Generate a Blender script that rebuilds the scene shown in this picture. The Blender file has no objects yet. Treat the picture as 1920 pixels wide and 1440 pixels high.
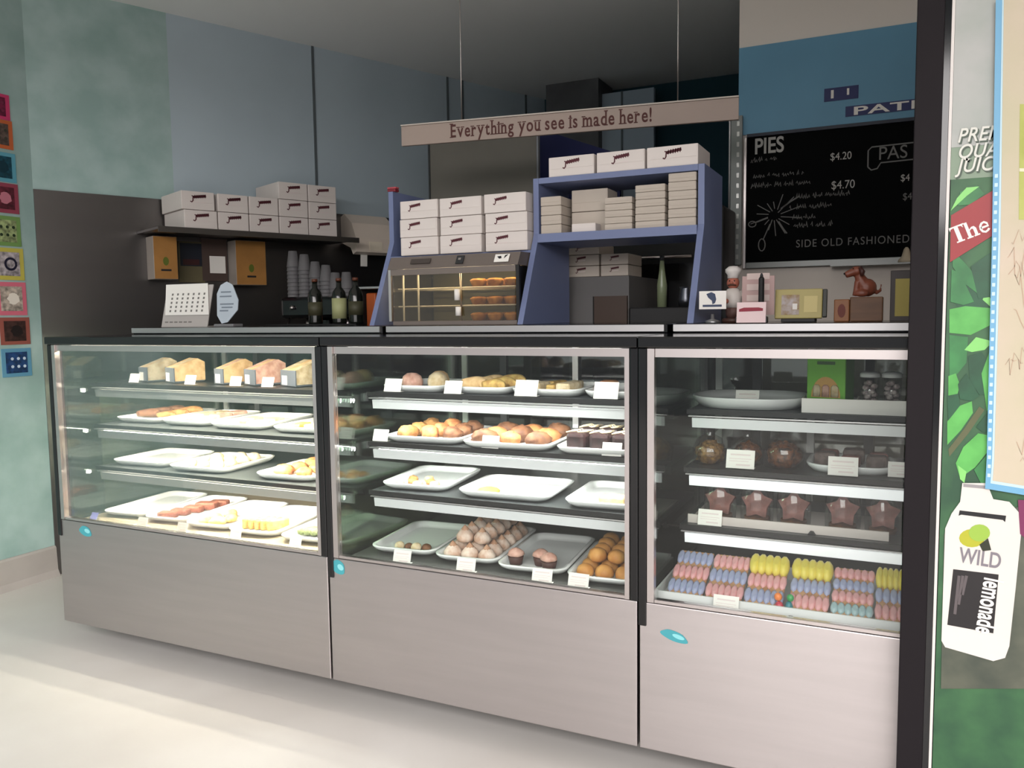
import bpy, bmesh, math, random
from math import pi, sin, cos, radians as RAD
from mathutils import Vector, Matrix, noise

S = bpy.context.scene
COL = S.collection
random.seed(11)

# ------------------------------------------------------------------ camera
F, YAW, PITCH, ROLL = 1530.62, 0.4427, 0.0839, -0.0128
CAM = Vector((3.2019, -2.2453, 1.3645))
_f = Vector((-sin(YAW) * cos(PITCH), cos(YAW) * cos(PITCH), -sin(PITCH)))
_r = Vector((cos(YAW), sin(YAW), 0))
_u = _r.cross(_f)
_r, _u = _r * cos(ROLL) + _u * sin(ROLL), _u * cos(ROLL) - _r * sin(ROLL)
cd = bpy.data.cameras.new('camera')
cd.sensor_width = 36
cd.lens = F / 1920 * 36
cd.clip_start = 0.05
cam = bpy.data.objects.new('camera', cd)
COL.objects.link(cam)
cam.matrix_world = Matrix(((_r.x, _u.x, -_f.x, CAM.x), (_r.y, _u.y, -_f.y, CAM.y), (_r.z, _u.z, -_f.z, CAM.z), (0, 0, 0, 1)))
S.camera = cam

# ------------------------------------------------------------------ light and exposure
S.view_settings.view_transform = 'Standard'
S.view_settings.look = 'None'
S.view_settings.gamma = 1
S.view_settings.use_curve_mapping = False
S.view_settings.exposure = 0.0
W = bpy.data.worlds.new('overcast_sky')
S.world = W
W.use_nodes = True
W.node_tree.nodes['Background'].inputs[0].default_value = (0.97, 0.98, 1.0, 1)
W.node_tree.nodes['Background'].inputs[1].default_value = 0.6


def area(name, loc, rot, sx, sy, power, col):
    l = bpy.data.lights.new(name, 'AREA')
    l.shape = 'RECTANGLE'
    l.size, l.size_y, l.energy, l.color = sx, sy, power, col
    o = bpy.data.objects.new(name, l)
    o.location, o.rotation_euler = loc, rot
    COL.objects.link(o)
    return o


# daylight from the street, entering the open shop front below an added unseen header
_q = (Vector((1.0, 0.0, 0.8)) - Vector((4.6, -7.0, 4.6))).to_track_quat('-Z', 'Y').to_euler()
area('street_daylight', (4.6, -7.0, 4.6), _q, 9.0, 5.0, 1350, (1.0, 0.955, 0.94))


# ------------------------------------------------------------------ where a pixel of the photograph lies on a real plane


def _dir(px, py):
    return _f + _r * ((px - 960) / F) - _u * ((py - 720) / F)


def onX(px, py, v):
    d = _dir(px, py)
    return CAM + d * ((v - CAM.x) / d.x)


def onY(px, py, v):
    d = _dir(px, py)
    return CAM + d * ((v - CAM.y) / d.y)


def onZ(px, py, v):
    d = _dir(px, py)
    return CAM + d * ((v - CAM.z) / d.z)


def onP(px, py, p, n):
    d = _dir(px, py)
    return CAM + d * ((p - CAM).dot(n) / d.dot(n))


# ------------------------------------------------------------------ materials
def lin(c):
    return tuple(((x / 255) / 12.92 if x / 255 <= 0.04045 else ((x / 255 + 0.055) / 1.055) ** 2.4) for x in c) + (1,)


MATS = {}


def mat(name, col, rough=0.5, metal=0.0, var=0.0, scale=8.0, col2=None, bump=0.0, spec=0.5, emit=0.0, stretch=None, detail=4.0):
    if name in MATS:
        return MATS[name]
    m = bpy.data.materials.new(name)
    m.use_nodes = True
    nt = m.node_tree
    b = nt.nodes['Principled BSDF']
    b.inputs['Base Color'].default_value = lin(col)
    b.inputs['Roughness'].default_value = rough
    b.inputs['Metallic'].default_value = metal
    b.inputs['Specular IOR Level'].default_value = spec
    if emit:
        b.inputs['Emission Color'].default_value = lin(col)
        b.inputs['Emission Strength'].default_value = emit
    if var or col2 or bump:
        tc = nt.nodes.new('ShaderNodeTexCoord')
        mp = nt.nodes.new('ShaderNodeMapping')
        if stretch:
            mp.inputs['Scale'].default_value = stretch
        nz = nt.nodes.new('ShaderNodeTexNoise')
        nz.inputs['Scale'].default_value = scale
        nz.inputs['Detail'].default_value = detail
        nt.links.new(tc.outputs['Object'], mp.inputs['Vector'])
        nt.links.new(mp.outputs['Vector'], nz.inputs['Vector'])
        if var or col2:
            mx = nt.nodes.new('ShaderNodeMix')
            mx.data_type = 'RGBA'
            a = lin(col)
            c2 = lin(col2) if col2 else tuple(x * (1 - var) for x in a[:3]) + (1,)
            mx.inputs['A'].default_value = a
            mx.inputs['B'].default_value = c2
            rp = nt.nodes.new('ShaderNodeMapRange')
            rp.inputs['From Min'].default_value = 0.35
            rp.inputs['From Max'].default_value = 0.65
            nt.links.new(nz.outputs['Fac'], rp.inputs['Value'])
            nt.links.new(rp.outputs['Result'], mx.inputs['Factor'])
            nt.links.new(mx.outputs['Result'], b.inputs['Base Color'])
        if bump:
            bp = nt.nodes.new('ShaderNodeBump')
            bp.inputs['Strength'].default_value = bump
            bp.inputs['Distance'].default_value = 0.01
            nt.links.new(nz.outputs['Fac'], bp.inputs['Height'])
            nt.links.new(bp.outputs['Normal'], b.inputs['Normal'])
    MATS[name] = m
    return m


def glassmat(name, tint, gloss=0.06, rough=0.0, facing=0.5):
    m = bpy.data.materials.new(name)
    m.use_nodes = True
    nt = m.node_tree
    nt.nodes.remove(nt.nodes['Principled BSDF'])
    out = nt.nodes['Material Output']
    tr = nt.nodes.new('ShaderNodeBsdfTransparent')
    tr.inputs[0].default_value = lin(tint)
    gl = nt.nodes.new('ShaderNodeBsdfGlossy')
    gl.inputs['Roughness'].default_value = rough
    lw = nt.nodes.new('ShaderNodeLayerWeight')
    lw.inputs['Blend'].default_value = 0.25
    mr = nt.nodes.new('ShaderNodeMapRange')
    mr.inputs['To Min'].default_value = gloss
    mr.inputs['To Max'].default_value = facing
    mx = nt.nodes.new('ShaderNodeMixShader')
    nt.links.new(lw.outputs['Fresnel'], mr.inputs['Value'])
    nt.links.new(mr.outputs['Result'], mx.inputs[0])
    nt.links.new(tr.outputs[0], mx.inputs[1])
    nt.links.new(gl.outputs[0], mx.inputs[2])
    nt.links.new(mx.outputs[0], out.inputs[0])
    MATS[name] = m
    return m


AQUA = mat('aqua_plaster', (172, 194, 192), 0.8, 0, 0.16, 5.0, (150, 176, 172), 0.15, 0.2, detail=8.0)
BLUEGREY = mat('blue_grey_paint', (182, 197, 206), 0.75, 0, 0.06, 2.0, None, 0, 0.2)
STEEL = mat('brushed_steel', (188, 181, 180), 0.30, 1.0, 0.05, 4.0, None, 0.0, 0.5, 0, (0.6, 1.0, 8.0))
_n = STEEL.node_tree
_t = _n.nodes.new('ShaderNodeCombineXYZ')
_t.inputs[2].default_value = 1.0
_n.links.new(_t.outputs[0], _n.nodes['Principled BSDF'].inputs['Tangent'])      # brushed sideways: reflections smear up and down
_n.nodes['Principled BSDF'].inputs['Anisotropic'].default_value = 0.6
_n.nodes['Principled BSDF'].inputs['Roughness'].default_value = 0.42
STEELWALL = mat('dull_wall_steel', (120, 117, 116), 0.36, 1.0, 0.10, 1.2, None, 0, 0.5, 0, (0.3, 1, 3))
SILVER = mat('silver_frame', (196, 188, 186), 0.3, 1.0)
ALU = mat('aluminium', (190, 188, 188), 0.45, 0.85)
BLACK = mat('black_gloss', (13, 13, 15), 0.12)
BLACKM = mat('black_matt', (17, 16, 17), 0.55)
CHAR = mat('charcoal', (44, 45, 47), 0.5)
SHELFTOP = mat('shelf_dark', (52, 55, 56), 0.35)
WHITE = mat('white_melamine', (232, 233, 232), 0.25)
CHANNEL = mat('white_channel', (214, 216, 218), 0.35)
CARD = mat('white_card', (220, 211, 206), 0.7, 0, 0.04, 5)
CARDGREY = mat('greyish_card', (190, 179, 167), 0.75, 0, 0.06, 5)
PAPER = mat('paper', (236, 232, 226), 0.7)
INK = mat('ink_dark_red', (78, 26, 36), 0.7)
INKPALE = mat('ink_pale', (222, 208, 205), 0.7)
INKGREY = mat('ink_grey', (120, 116, 112), 0.7)
INKBLACK = mat('ink_black', (22, 22, 26), 0.6)
BLUE = mat('blue_painted_wood', (112, 123, 160), 0.5, 0, 0.06, 4)
FLOORM = mat('pale_vinyl', (206, 202, 198), 0.35, 0, 0.07, 1.3, (196, 191, 186), 0.03)
COVE = mat('cove_tile', (176, 168, 164), 0.5, 0, 0.08, 6)
CEIL = mat('ceiling_paint', (236, 236, 234), 0.8)
GLASS = glassmat('case_glass', (252, 254, 253), 0.015, 0.0, 0.5)
SIDEGLASS = glassmat('side_glass', (226, 238, 230), 0.10, 0.03, 0.7)
BACKGLASS = glassmat('back_glass', (176, 184, 178), 0.12, 0.05, 0.6)
CLEAR = glassmat('clear_plastic', (242, 242, 240), 0.05, 0.12, 0.3)
OVENGLASS = glassmat('oven_glass', (238, 234, 222), 0.05, 0.02, 0.5)
LED_WARM = mat('led_warm', (255, 246, 224), 0.5, 0, emit=230.0)
LED_WHITE = mat('led_white', (250, 250, 244), 0.5, 0, emit=95.0)
LED_WARMER = mat('led_amber', (255, 232, 190), 0.5, 0, emit=42.0)


# ------------------------------------------------------------------ mesh building
class MB:
    def __init__(s):
        s.bm = bmesh.new()
        s.M = Matrix()

    def _v(s, p):
        return s.bm.verts.new(s.M @ Vector(p))

    def box(s, x0, x1, y0, y1, z0, z1, b=0.0, M=None):
        mm = s.M @ M if M else s.M
        v = [s.bm.verts.new(mm @ Vector(p)) for p in ((x0, y0, z0), (x1, y0, z0), (x1, y1, z0), (x0, y1, z0), (x0, y0, z1), (x1, y0, z1), (x1, y1, z1), (x0, y1, z1))]
        fs = [s.bm.faces.new([v[i] for i in q]) for q in ((3, 2, 1, 0), (4, 5, 6, 7), (0, 1, 5, 4), (1, 2, 6, 5), (2, 3, 7, 6), (3, 0, 4, 7))]
        if b:
            es = list({e for f in fs for e in f.edges})
            bmesh.ops.bevel(s.bm, geom=es, offset=b, segments=2, affect='EDGES', profile=0.5)
        return s

    def prism(s, pts, d, M=None):
        """polygon pts (u, v) in the local XZ plane (front faces -Y), depth d to +Y"""
        mm = s.M @ M if M else s.M
        a = [s.bm.verts.new(mm @ Vector((p[0], 0, p[1]))) for p in pts]
        c = [s.bm.verts.new(mm @ Vector((p[0], d, p[1]))) for p in pts]
        n = len(pts)
        s.bm.faces.new(a)
        s.bm.faces.new(c[::-1])
        for i in range(n):
            s.bm.faces.new((a[i], c[i], c[(i + 1) % n], a[(i + 1) % n]))
        return s

    def flat(s, pts, M=None):
        mm = s.M @ M if M else s.M
        s.bm.faces.new([s.bm.verts.new(mm @ Vector(p)) for p in pts])
        return s

    def loft(s, rings, cap0=True, cap1=True, smooth=True):
        R = [[s._v(p) for p in r] for r in rings]
        n = len(R[0])
        for a, c in zip(R, R[1:]):
            for i in range(n):
                f = s.bm.faces.new((a[i], a[(i + 1) % n], c[(i + 1) % n], c[i]))
                f.smooth = smooth
        if cap0:
            s.bm.faces.new(R[0][::-1])
        if cap1:
            s.bm.faces.new(R[-1])
        return s

    def lathe(s, prof, n=20, c=(0, 0, 0), M=None, smooth=True, wob=None):
        rings = []
        for r, z in prof:
            ring = []
            for i in range(n):
                a = 2 * pi * i / n
                rr = r * (wob(a, z) if wob else 1)
                p = Vector((c[0] + rr * cos(a), c[1] + rr * sin(a), c[2] + z))
                ring.append(M @ p if M else p)
            rings.append(ring)
        return s.loft(rings, prof[0][0] > 1e-6 or True, True, smooth)

    def tube(s, path, r, n=8):
        path = [Vector(p) for p in path]
        rings = []
        for i, p in enumerate(path):
            t = (path[min(i + 1, len(path) - 1)] - path[max(i - 1, 0)]).normalized()
            a = Vector((0, 0, 1)) if abs(t.z) < 0.9 else Vector((1, 0, 0))
            u = t.cross(a).normalized()
            w = t.cross(u)
            rr = r[i] if isinstance(r, (list, tuple)) else r
            rings.append([p + (u * cos(2 * pi * k / n) + w * sin(2 * pi * k / n)) * rr for k in range(n)])
        return s.loft(rings)

    def blob(s, c, rad, nz=0.0, fr=30.0, seed=0.0, nu=14, nv=9, M=None, flatb=None):
        rings = []
        for j in range(1, nv):
            t = pi * j / nv
            ring = []
            for i in range(nu):
                a = 2 * pi * i / nu
                d = Vector((sin(t) * cos(a), sin(t) * sin(a), -cos(t)))
                k = 1 + nz * noise.noise(d * (fr / 10) + Vector((seed, seed * 1.7, 0)))
                p = Vector((d.x * rad[0] * k, d.y * rad[1] * k, d.z * rad[2] * k))
                if flatb is not None and p.z < flatb:
                    p.z = flatb
                p += Vector(c)
                ring.append(M @ p if M else p)
            rings.append(ring)
        return s.loft(rings)

    def ribbon(s, pts, w, M=None):
        """flat stroke in the local XZ plane through (u, v) points"""
        mm = s.M @ M if M else s.M
        P = [Vector((p[0], p[1])) for p in pts]
        L = []
        for i, p in enumerate(P):
            t = (P[min(i + 1, len(P) - 1)] - P[max(i - 1, 0)])
            t = t.normalized() if t.length > 1e-9 else Vector((1, 0))
            nn = Vector((-t.y, t.x)) * w / 2
            L.append((s.bm.verts.new(mm @ Vector((p.x + nn.x, 0, p.y + nn.y))), s.bm.verts.new(mm @ Vector((p.x - nn.x, 0, p.y - nn.y)))))
        for a, c in zip(L, L[1:]):
            s.bm.faces.new((a[0], a[1], c[1], c[0]))
        return s

    def mesh(s, name, m, recalc=True):
        if recalc:
            bmesh.ops.recalc_face_normals(s.bm, faces=s.bm.faces[:])
        me = bpy.data.meshes.new(name)
        s.bm.to_mesh(me)
        s.bm.free()
        if m:
            me.materials.append(m)
        return me

    def obj(s, name, m, parent=None, loc=None, rotz=None, label=None):
        o = bpy.data.objects.new(name, s.mesh(name, m))
        COL.objects.link(o)
        if parent:
            o.parent = parent
        if loc is not None:
            o.location = loc
        if rotz is not None:
            o.rotation_euler = (0, 0, rotz)
        if label:
            o['label'] = label
        return o


def tag(o, label, cat, group=None):
    o['label'] = label
    o['category'] = cat
    if group:
        o['group'] = group
    return o


def thing(name, label, cat, loc=(0, 0, 0), rotz=0.0, group=None):
    o = bpy.data.objects.new(name, None)
    COL.objects.link(o)
    o.empty_display_size = 0.05
    o.location = loc
    o.rotation_euler = (0, 0, rotz)
    return tag(o, label, cat, group)


def struct(o):
    o['kind'] = 'structure'
    return o


def place(parent, name, mesh, loc=(0, 0, 0), rot=(0, 0, 0), scale=(1, 1, 1), label=None):
    o = bpy.data.objects.new(name, mesh)
    COL.objects.link(o)
    o.parent = parent
    o.location, o.rotation_euler, o.scale = loc, rot, scale
    if label:
        o['label'] = label
    return o


def single(name, mesh, label, cat, loc, rotz=0.0, group=None, rot=None, scale=None):
    o = place(None, name, mesh, loc, rot or (0, 0, rotz), scale or (1, 1, 1))
    return tag(o, label, cat, group)


def dup(root, label, loc, rotz=0.0, scale=None):
    r = root.copy()
    COL.objects.link(r)
    r.location, r.rotation_euler = loc, (0, 0, rotz)
    if scale:
        r.scale = scale
    r['label'] = label
    for ch in list(root.children):
        c = ch.copy()
        COL.objects.link(c)
        c.parent = r
        for g in list(ch.children):
            d = g.copy()
            COL.objects.link(d)
            d.parent = c
    return r


def text(name, s, size, m, parent, M, bold=0.0, align='LEFT', sx=1.0, shear=0.0, spacing=1.0):
    c = bpy.data.curves.new('lettering', 'FONT')
    c.body, c.size, c.align_x = s, size, align
    c.offset = bold
    c.shear = shear
    c.space_character = spacing
    c.extrude = 0.0004
    o = bpy.data.objects.new('tmp', c)
    COL.objects.link(o)
    bpy.context.view_layer.update()
    dg = bpy.context.evaluated_depsgraph_get()
    me = bpy.data.meshes.new_from_object(o.evaluated_get(dg))
    bpy.data.objects.remove(o)
    # text lies in XY: turn it into the XZ plane facing -Y
    me.transform(M @ Matrix.Rotation(pi / 2, 4, 'X') @ Matrix.Diagonal((sx, 1, 1, 1)))
    me.materials.clear()
    me.materials.append(m)
    r = bpy.data.objects.new(name, me)
    COL.objects.link(r)
    r.parent = parent
    return r


def T(x, y, z):
    return Matrix.Translation((x, y, z))


def rrect(w, d, r, n=5):
    pts = []
    for cx, cy, a0 in ((w / 2 - r, d / 2 - r, 0), (-w / 2 + r, d / 2 - r, pi / 2), (-w / 2 + r, -d / 2 + r, pi), (w / 2 - r, -d / 2 + r, 1.5 * pi)):
        for i in range(n + 1):
            a = a0 + pi / 2 * i / n
            pts.append((cx + r * cos(a), cy + r * sin(a)))
    return pts


# ------------------------------------------------------------------ the room
WN = Vector((0.919, -0.393, 0)).normalized()      # normal of the slanting wall behind the left case
WD = Vector((0.393, 0.919, 0)).normalized()
WP = Vector((-0.886, 0.594, 0))
CEILZ = 3.1

struct(MB().box(-3.0, 9.0, -8.5, 4.1, -0.1, 0).obj('floor', FLOORM))
struct(MB().box(-1.2, 5.5, -2.8, 4.3, CEILZ, CEILZ + 0.1).obj('ceiling', CEIL))
struct(MB().box(-0.886, 5.3, -2.8, -2.65, 2.62, CEILZ).obj('wall_shade_header', BLUEGREY))  # unseen header added behind the camera to keep daylight off the upper walls
wl = struct(MB().box(-1.0, -0.886, -2.8, 0.594, 0, CEILZ).obj('wall_left', AQUA))
WM = Matrix(((WD.x, -WN.x, 0, WP.x), (WD.y, -WN.y, 0, WP.y), (0, 0, 1, 0), (0, 0, 0, 1)))   # along the wall, into the wall, up


def wallobj(name, m, s0, s1, y0, y1, z0, z1, parent=None, b=0.0):
    o = MB().box(s0, s1, y0, y1, z0, z1, b).obj(name, m, parent)
    if not parent:
        o.matrix_world = WM
    return o


struct(wallobj('wall_back', AQUA, -0.05, 0.72, 0, 0.1, 0, CEILZ))
wr = struct(wallobj('wall_back.001', BLUEGREY, 0.72, 3.7, 0, 0.1, 0, CEILZ))
sp = struct(wallobj('trim_1', STEELWALL, 0.0, 2.62, -0.012, -0.001, 0, 2.05))
SEAM = mat('seam_grey', (92, 100, 104), 0.7)
for i, px in enumerate((590, 840, 868, 986)):
    p = onP(px, 240, WP, WN)
    q = (p - WP).dot(WD)
    struct(wallobj('trim_%d' % (i + 2), SEAM, q - 0.008, q + 0.008, -0.006, -0.0005, 2.05, CEILZ))
struct(MB().box(0.3, 5.4, 4.0, 4.1, 0, CEILZ).obj('wall_rear', mat('dark_teal_paint', (22, 62, 74), 0.8)))
struct(MB().box(5.3, 5.4, -2.8, 4.0, 0, CEILZ).obj('wall_right', mat('off_white_paint', (226, 217, 208), 0.8)))
struct(MB().box(2.455, 5.3, 2.0, 2.1, 0, CEILZ).obj('wall_menu', mat('off_white_paint', (226, 217, 208), 0.8)))
zb = onX(60, 1036, -0.866).z
struct(MB().prism([(-0.886, 0), (-0.846, 0), (-0.862, 0.035), (-0.867, zb - 0.01), (-0.874, zb), (-0.886, zb)], 3.39, T(0, -2.8, 0)).obj('baseboard_left', COVE))
# things deep in the back room, above and behind the shelf unit
a, c = onY(1122, 200, 3.7), onY(1226, 200, 3.7)
dr = struct(MB().box(a.x, c.x, 3.7, 3.74, 0, 3.0).obj('door_1', mat('pale_door', (160, 174, 186), 0.6)))
struct(MB().box(a.x + (c.x - a.x) * 0.42, a.x + (c.x - a.x) * 0.45, 3.69, 3.7, 0, 3.0).obj('door_seam', SEAM, dr))
a = onY(1024, 200, 3.62)
c = onY(1122, 200, 3.62)
struct(MB().box(a.x, c.x, 3.62, 3.95, 0, CEILZ).obj('wall_pillar', mat('concrete_grey', (98, 98, 100), 0.9, 0, 0.2, 5)))

# ------------------------------------------------------------------ display cases
D = 1.0
TOPZ = 1.30
SILL = 0.53


def case(x0, w, label, shelves, lit, deckm, strip, rise_l):
    t = thing('display_case', label, 'display case', (x0, 0, 0))
    pn = MB().box(0.003, w - 0.003, 0.0, 0.03, 0.088, SILL, 0.003).obj('front_panel', STEEL, t)
    MB().box(0.02, w - 0.02, 0.031, D - 0.03, 0.088, 0.5).obj('body', CHAR, t)
    MB().box(0.06, w - 0.06, 0.32, D - 0.08, 0.0, 0.087).obj('plinth', CHAR, t)
    MB().box(0.022, w - 0.022, 0.032, D - 0.06, 0.501, 0.512).obj('deck', deckm, t)
    for nm, x in (('corner_post', 0.0), ('corner_post', w - 0.024)):
        MB().box(x, x + 0.024, -0.004, 0.05, 0.46 if x == 0 else SILL, 1.268, 0.003).obj(nm, BLACK, t)
        MB().box(x, x + 0.024, D - 0.05, D, 0.088, 1.268, 0.003).obj('rear_post', BLACKM, t)
    top = MB().box(-0.004 if x0 == 0 else 0.001, w - 0.001, -0.012, D, 1.269, TOPZ, 0.004).obj('top_panel', BLACK, t)
    MB().box(rise_l, w - 0.02, 0.40, D - 0.02, TOPZ, 1.33, 0.003).obj('raised_ledge', BLACK, top)
    MB().box(rise_l, w - 0.03, 0.392, 0.3995, TOPZ + 0.006, 1.328).obj('ledge_strip', ALU, top)
    # silver door frame
    z1 = 1.266
    MB().box(0.026, 0.046, -0.003, 0.02, SILL + 0.003, z1).obj('frame_stile', SILVER, t)
    MB().box(w - 0.040, w - 0.026, -0.003, 0.02, SILL + 0.003, z1).obj('frame_stile', SILVER, t)
    MB().box(0.047, w - 0.041, 0.004, 0.02, z1 - 0.024, z1).obj('frame_rail', SILVER, t)
    MB().box(0.047, w - 0.041, -0.001, 0.02, SILL + 0.003, SILL + 0.012).obj('frame_rail', SILVER, t)
    MB().box(0.047, w - 0.041, 0.008, 0.013, SILL + 0.013, z1 - 0.025).obj('front_glass', GLASS, t)
    MB().box(0.008, 0.014, 0.051, D - 0.051, 0.5, 1.268).obj('side_glass', SIDEGLASS, t)
    MB().box(w - 0.014, w - 0.008, 0.051, D - 0.051, 0.5, 1.268).obj('side_glass', SIDEGLASS, t)
    for k, (a, c, y) in enumerate(((0.03, w * 0.52, D - 0.06), (w * 0.48, w - 0.03, D - 0.045))):
        g = MB().box(a, c, y, y + 0.006, 0.52, 1.262).obj('sliding_door', BACKGLASS, t)
        MB().box(a, a + 0.025, y - 0.006, y + 0.01, 0.52, 1.262).obj('door_stile', ALU, g)
        MB().box(c - 0.025, c, y - 0.006, y + 0.01, 0.52, 1.262).obj('door_stile', ALU, g)
    for x in (0.25 * w, 0.75 * w):
        MB().box(x, x + 0.03, 0.81, 0.83, 0.512, 1.268).obj('shelf_upright', CHAR, t)
    for k_, ((z, yf), led) in enumerate(zip(shelves, lit)):
        sh = MB().box(0.045, w - 0.045, yf + 0.004, 0.80, z - 0.012, z).obj('shelf', SHELFTOP, t)
        MB().box(0.045, w - 0.045, yf - 0.002, yf + 0.003, z - 0.013, z + 0.003).obj('shelf_edge', BLACKM, sh)
        ch = MB()
        MB().box(0.05, w - 0.05, yf, yf + 0.02, z - 0.0215, z - 0.0175).obj('shelf_trim', ALU, sh)
        ch.prism([(yf + 0.008, z - 0.026), (yf + 0.012, z - 0.058), (yf + 0.018, z - 0.058), (yf + 0.018, z - 0.026)], w - 0.12, Matrix(((0, 1, 0, 0.06), (1, 0, 0, 0), (0, 0, 1, 0), (0, 0, 0, 1))))
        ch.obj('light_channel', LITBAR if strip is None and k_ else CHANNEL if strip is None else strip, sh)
        for x in (0.05, w - 0.07):
            MB().box(x, x + 0.012, yf + 0.1, 0.80, z - 0.045, z - 0.0125).obj('shelf_bracket', CHAR, sh)
        if led and k_ == 0:
            MB().tube([(0.07, 0.06, 1.258), (w - 0.07, 0.06, 1.258)], 0.0035, 6).obj('top_light_tube', led, t)
        if led:
            MB().tube([(0.07, yf + 0.034, z - 0.036), (w - 0.07, yf + 0.034, z - 0.036)], 0.008, 8).obj('light_tube', led, sh)
    return t, pn


DECKD = mat('deck_dark', (64, 64, 62), 0.4)
DECKL = mat('deck_steel', (150, 138, 118), 0.4, 0.3)
SH = [(1.095, 0.155), (0.915, 0.157), (0.731, 0.16)]
SH2 = [(1.092, 0.195), (0.911, 0.192), (0.732, 0.19)]
SH3 = [(1.049, 0.396), (0.864, 0.36), (0.69, 0.302)]
X2, X3, XE = 1.418, 2.536, 3.288
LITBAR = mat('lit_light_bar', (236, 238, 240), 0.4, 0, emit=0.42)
CH1 = mat('channel_grey', (150, 152, 152), 0.4, 0.4)
caseL, panL = case(0, X2 - 0.001, 'left glass-fronted display case with the brightest lit trays', SH, (LED_WARM, LED_WARM, LED_WARM), DECKL, CH1, 0.03)
caseM, panM = case(X2, X3 - X2 - 0.001, 'middle glass-fronted display case between the other two cases', SH2, (LED_WHITE, LED_WHITE, None), DECKD, CHANNEL, 0.0)
caseR, panR = case(X3, XE - X3, 'right glass-fronted display case with bright white shelf fronts', SH3, (None, None, None), DECKD, None, 0.0)
TEAL = mat('teal_sticker', (62, 150, 160), 0.5)
TEALP = mat('teal_sticker_pale', (130, 200, 205), 0.5)
for pn, x0, (px, py), (sx, sz), tilt in ((panL, 0, (160, 996), (0.036, 0.021), -0.2), (panM, X2, (634, 1063), (0.03, 0.024), -0.5), (panR, X3, (1264, 1193), (0.04, 0.015), -0.25)):
    p = onY(px, py, -0.001)
    M = T(p.x - x0, -0.0012, p.z) @ Matrix.Rotation(-tilt, 4, 'Y')
    st = MB()
    st.prism([(sx * cos(k * pi / 10) * (1 - 0.12 * sin(3 * k * pi / 10)), sz * sin(k * pi / 10)) for k in range(20)], 0.001, M)
    o = st.obj('sticker', TEAL, pn)
    MB().prism([(0.3 * sx + sx * 0.45 * cos(k * pi / 8), sz * 0.2 + sz * 0.42 * sin(k * pi / 8)) for k in range(16)], 0.0003, M @ T(0, -0.0005, 0)).obj('sticker_print', TEALP, pn)

# ------------------------------------------------------------------ trays, price cards, food


def traymesh(w, d, r, h=0.022, rim=0.014):
    if r > 0.1:
        h = 0.034
    L = [(0.86, 0.0), (0.96, h * 0.55), (1.0, h), (1.0, h + 0.003)]
    rings = [[(x * k, y * k, z) for x, y in rrect(w, d, r)] for k, z in L]
    wi, di = w - 2 * rim, d - 2 * rim
    ri = max(r - rim, 0.01)
    rings += [[(x, y, h + 0.003) for x, y in rrect(wi, di, ri)], [(x * 0.97, y * 0.97, h * 0.6) for x, y in rrect(wi, di, ri)], [(x * 0.9, y * 0.9, 0.005) for x, y in rrect(wi, di, ri)]]
    return MB().loft(rings).mesh('serving_tray', WHITE)


TRAYS = {}


def tray(label, x, y, z, w, d, rot=0.0, r=0.05, name='serving_tray', group=None):
    key = (round(w, 3), round(d, 3), r)
    if key not in TRAYS:
        TRAYS[key] = traymesh(w, d, r)
    o = single(name, TRAYS[key], label, 'tray', (x, y, z + 0.0008), RAD(rot), group)
    R = Matrix.Translation((x, y, z + 0.0008)) @ Matrix.Rotation(RAD(rot), 4, 'Z')
    return lambda u, v, h=0.0062: (R @ Vector((u, v, h)))


def pricecard_proto():
    t = thing('price_card', '', 'price card', (0, 0, 0), 0, 'white price cards in the display cases')
    M = Matrix.Rotation(RAD(-18), 4, 'X')
    MB().box(-0.034, 0.034, 0, 0.0012, 0, 0.046, 0, M).box(-0.034, 0.034, 0.001, 0.022, 0, 0.001).obj('card', PAPER, t)
    ln = MB()
    for zz, a, c, th in ((0.034, -0.024, 0.024, 0.004), (0.024, -0.027, 0.027, 0.0016), (0.018, -0.027, 0.02, 0.0016), (0.009, -0.01, 0.024, 0.004)):
        ln.box(a, c, -0.0005, 0, zz - th / 2, zz + th / 2, 0, M)
    ln.obj('print', INKPALE, t)
    return t


PC = pricecard_proto()
_pc = [True]


def pricecard(label, px, py, z, rot=0.0, sc=1.0, y=None):
    p = onZ(px, py, z) if y is None else onY(px, py, y)
    loc = (p.x, p.y, z + 0.0005)
    if _pc[0]:
        _pc[0] = False
        PC.location, PC.rotation_euler, PC.scale = loc, (0, 0, RAD(rot)), (sc, sc, sc)
        PC['label'] = label
        return
    dup(PC, label, loc, RAD(rot), (sc, sc, sc))


def fm(name, c1, c2, rough=0.6, scale=40, bump=0.35):
    return mat(name, c1, rough, 0, 0, scale, c2, bump, 0.3)


GOLD = fm('golden_pastry', (184, 138, 84), (138, 92, 52))
BROWN = fm('brown_pastry', (130, 88, 60), (88, 56, 40))
CHOC = fm('dark_chocolate', (50, 30, 30), (32, 20, 22), 0.4)
CHOCP = fm('milk_chocolate', (146, 92, 84), (108, 64, 58), 0.5)
CREAM = fm('cream', (222, 206, 176), (190, 166, 128), 0.6)
PINKC = fm('pale_pink', (216, 176, 160), (186, 138, 122), 0.6)
YELLOW = fm('yellow_cake', (208, 178, 106), (168, 126, 70))
RED = fm('red_brown_slice', (146, 88, 68), (96, 52, 42))
ORANGE = fm('orange_crumble', (196, 138, 86), (158, 94, 58))
GREENW = fm('green_wrap', (128, 138, 92), (84, 92, 62))
BREAD = fm('bread', (224, 192, 144), (204, 164, 116))
MERI = fm('meringue', (232, 214, 200), (196, 158, 136), 0.7, 28)
TAN = fm('toasted_tip', (196, 156, 128), (164, 118, 90))
STEM = mat('green_leaf', (70, 120, 60), 0.6)


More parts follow.
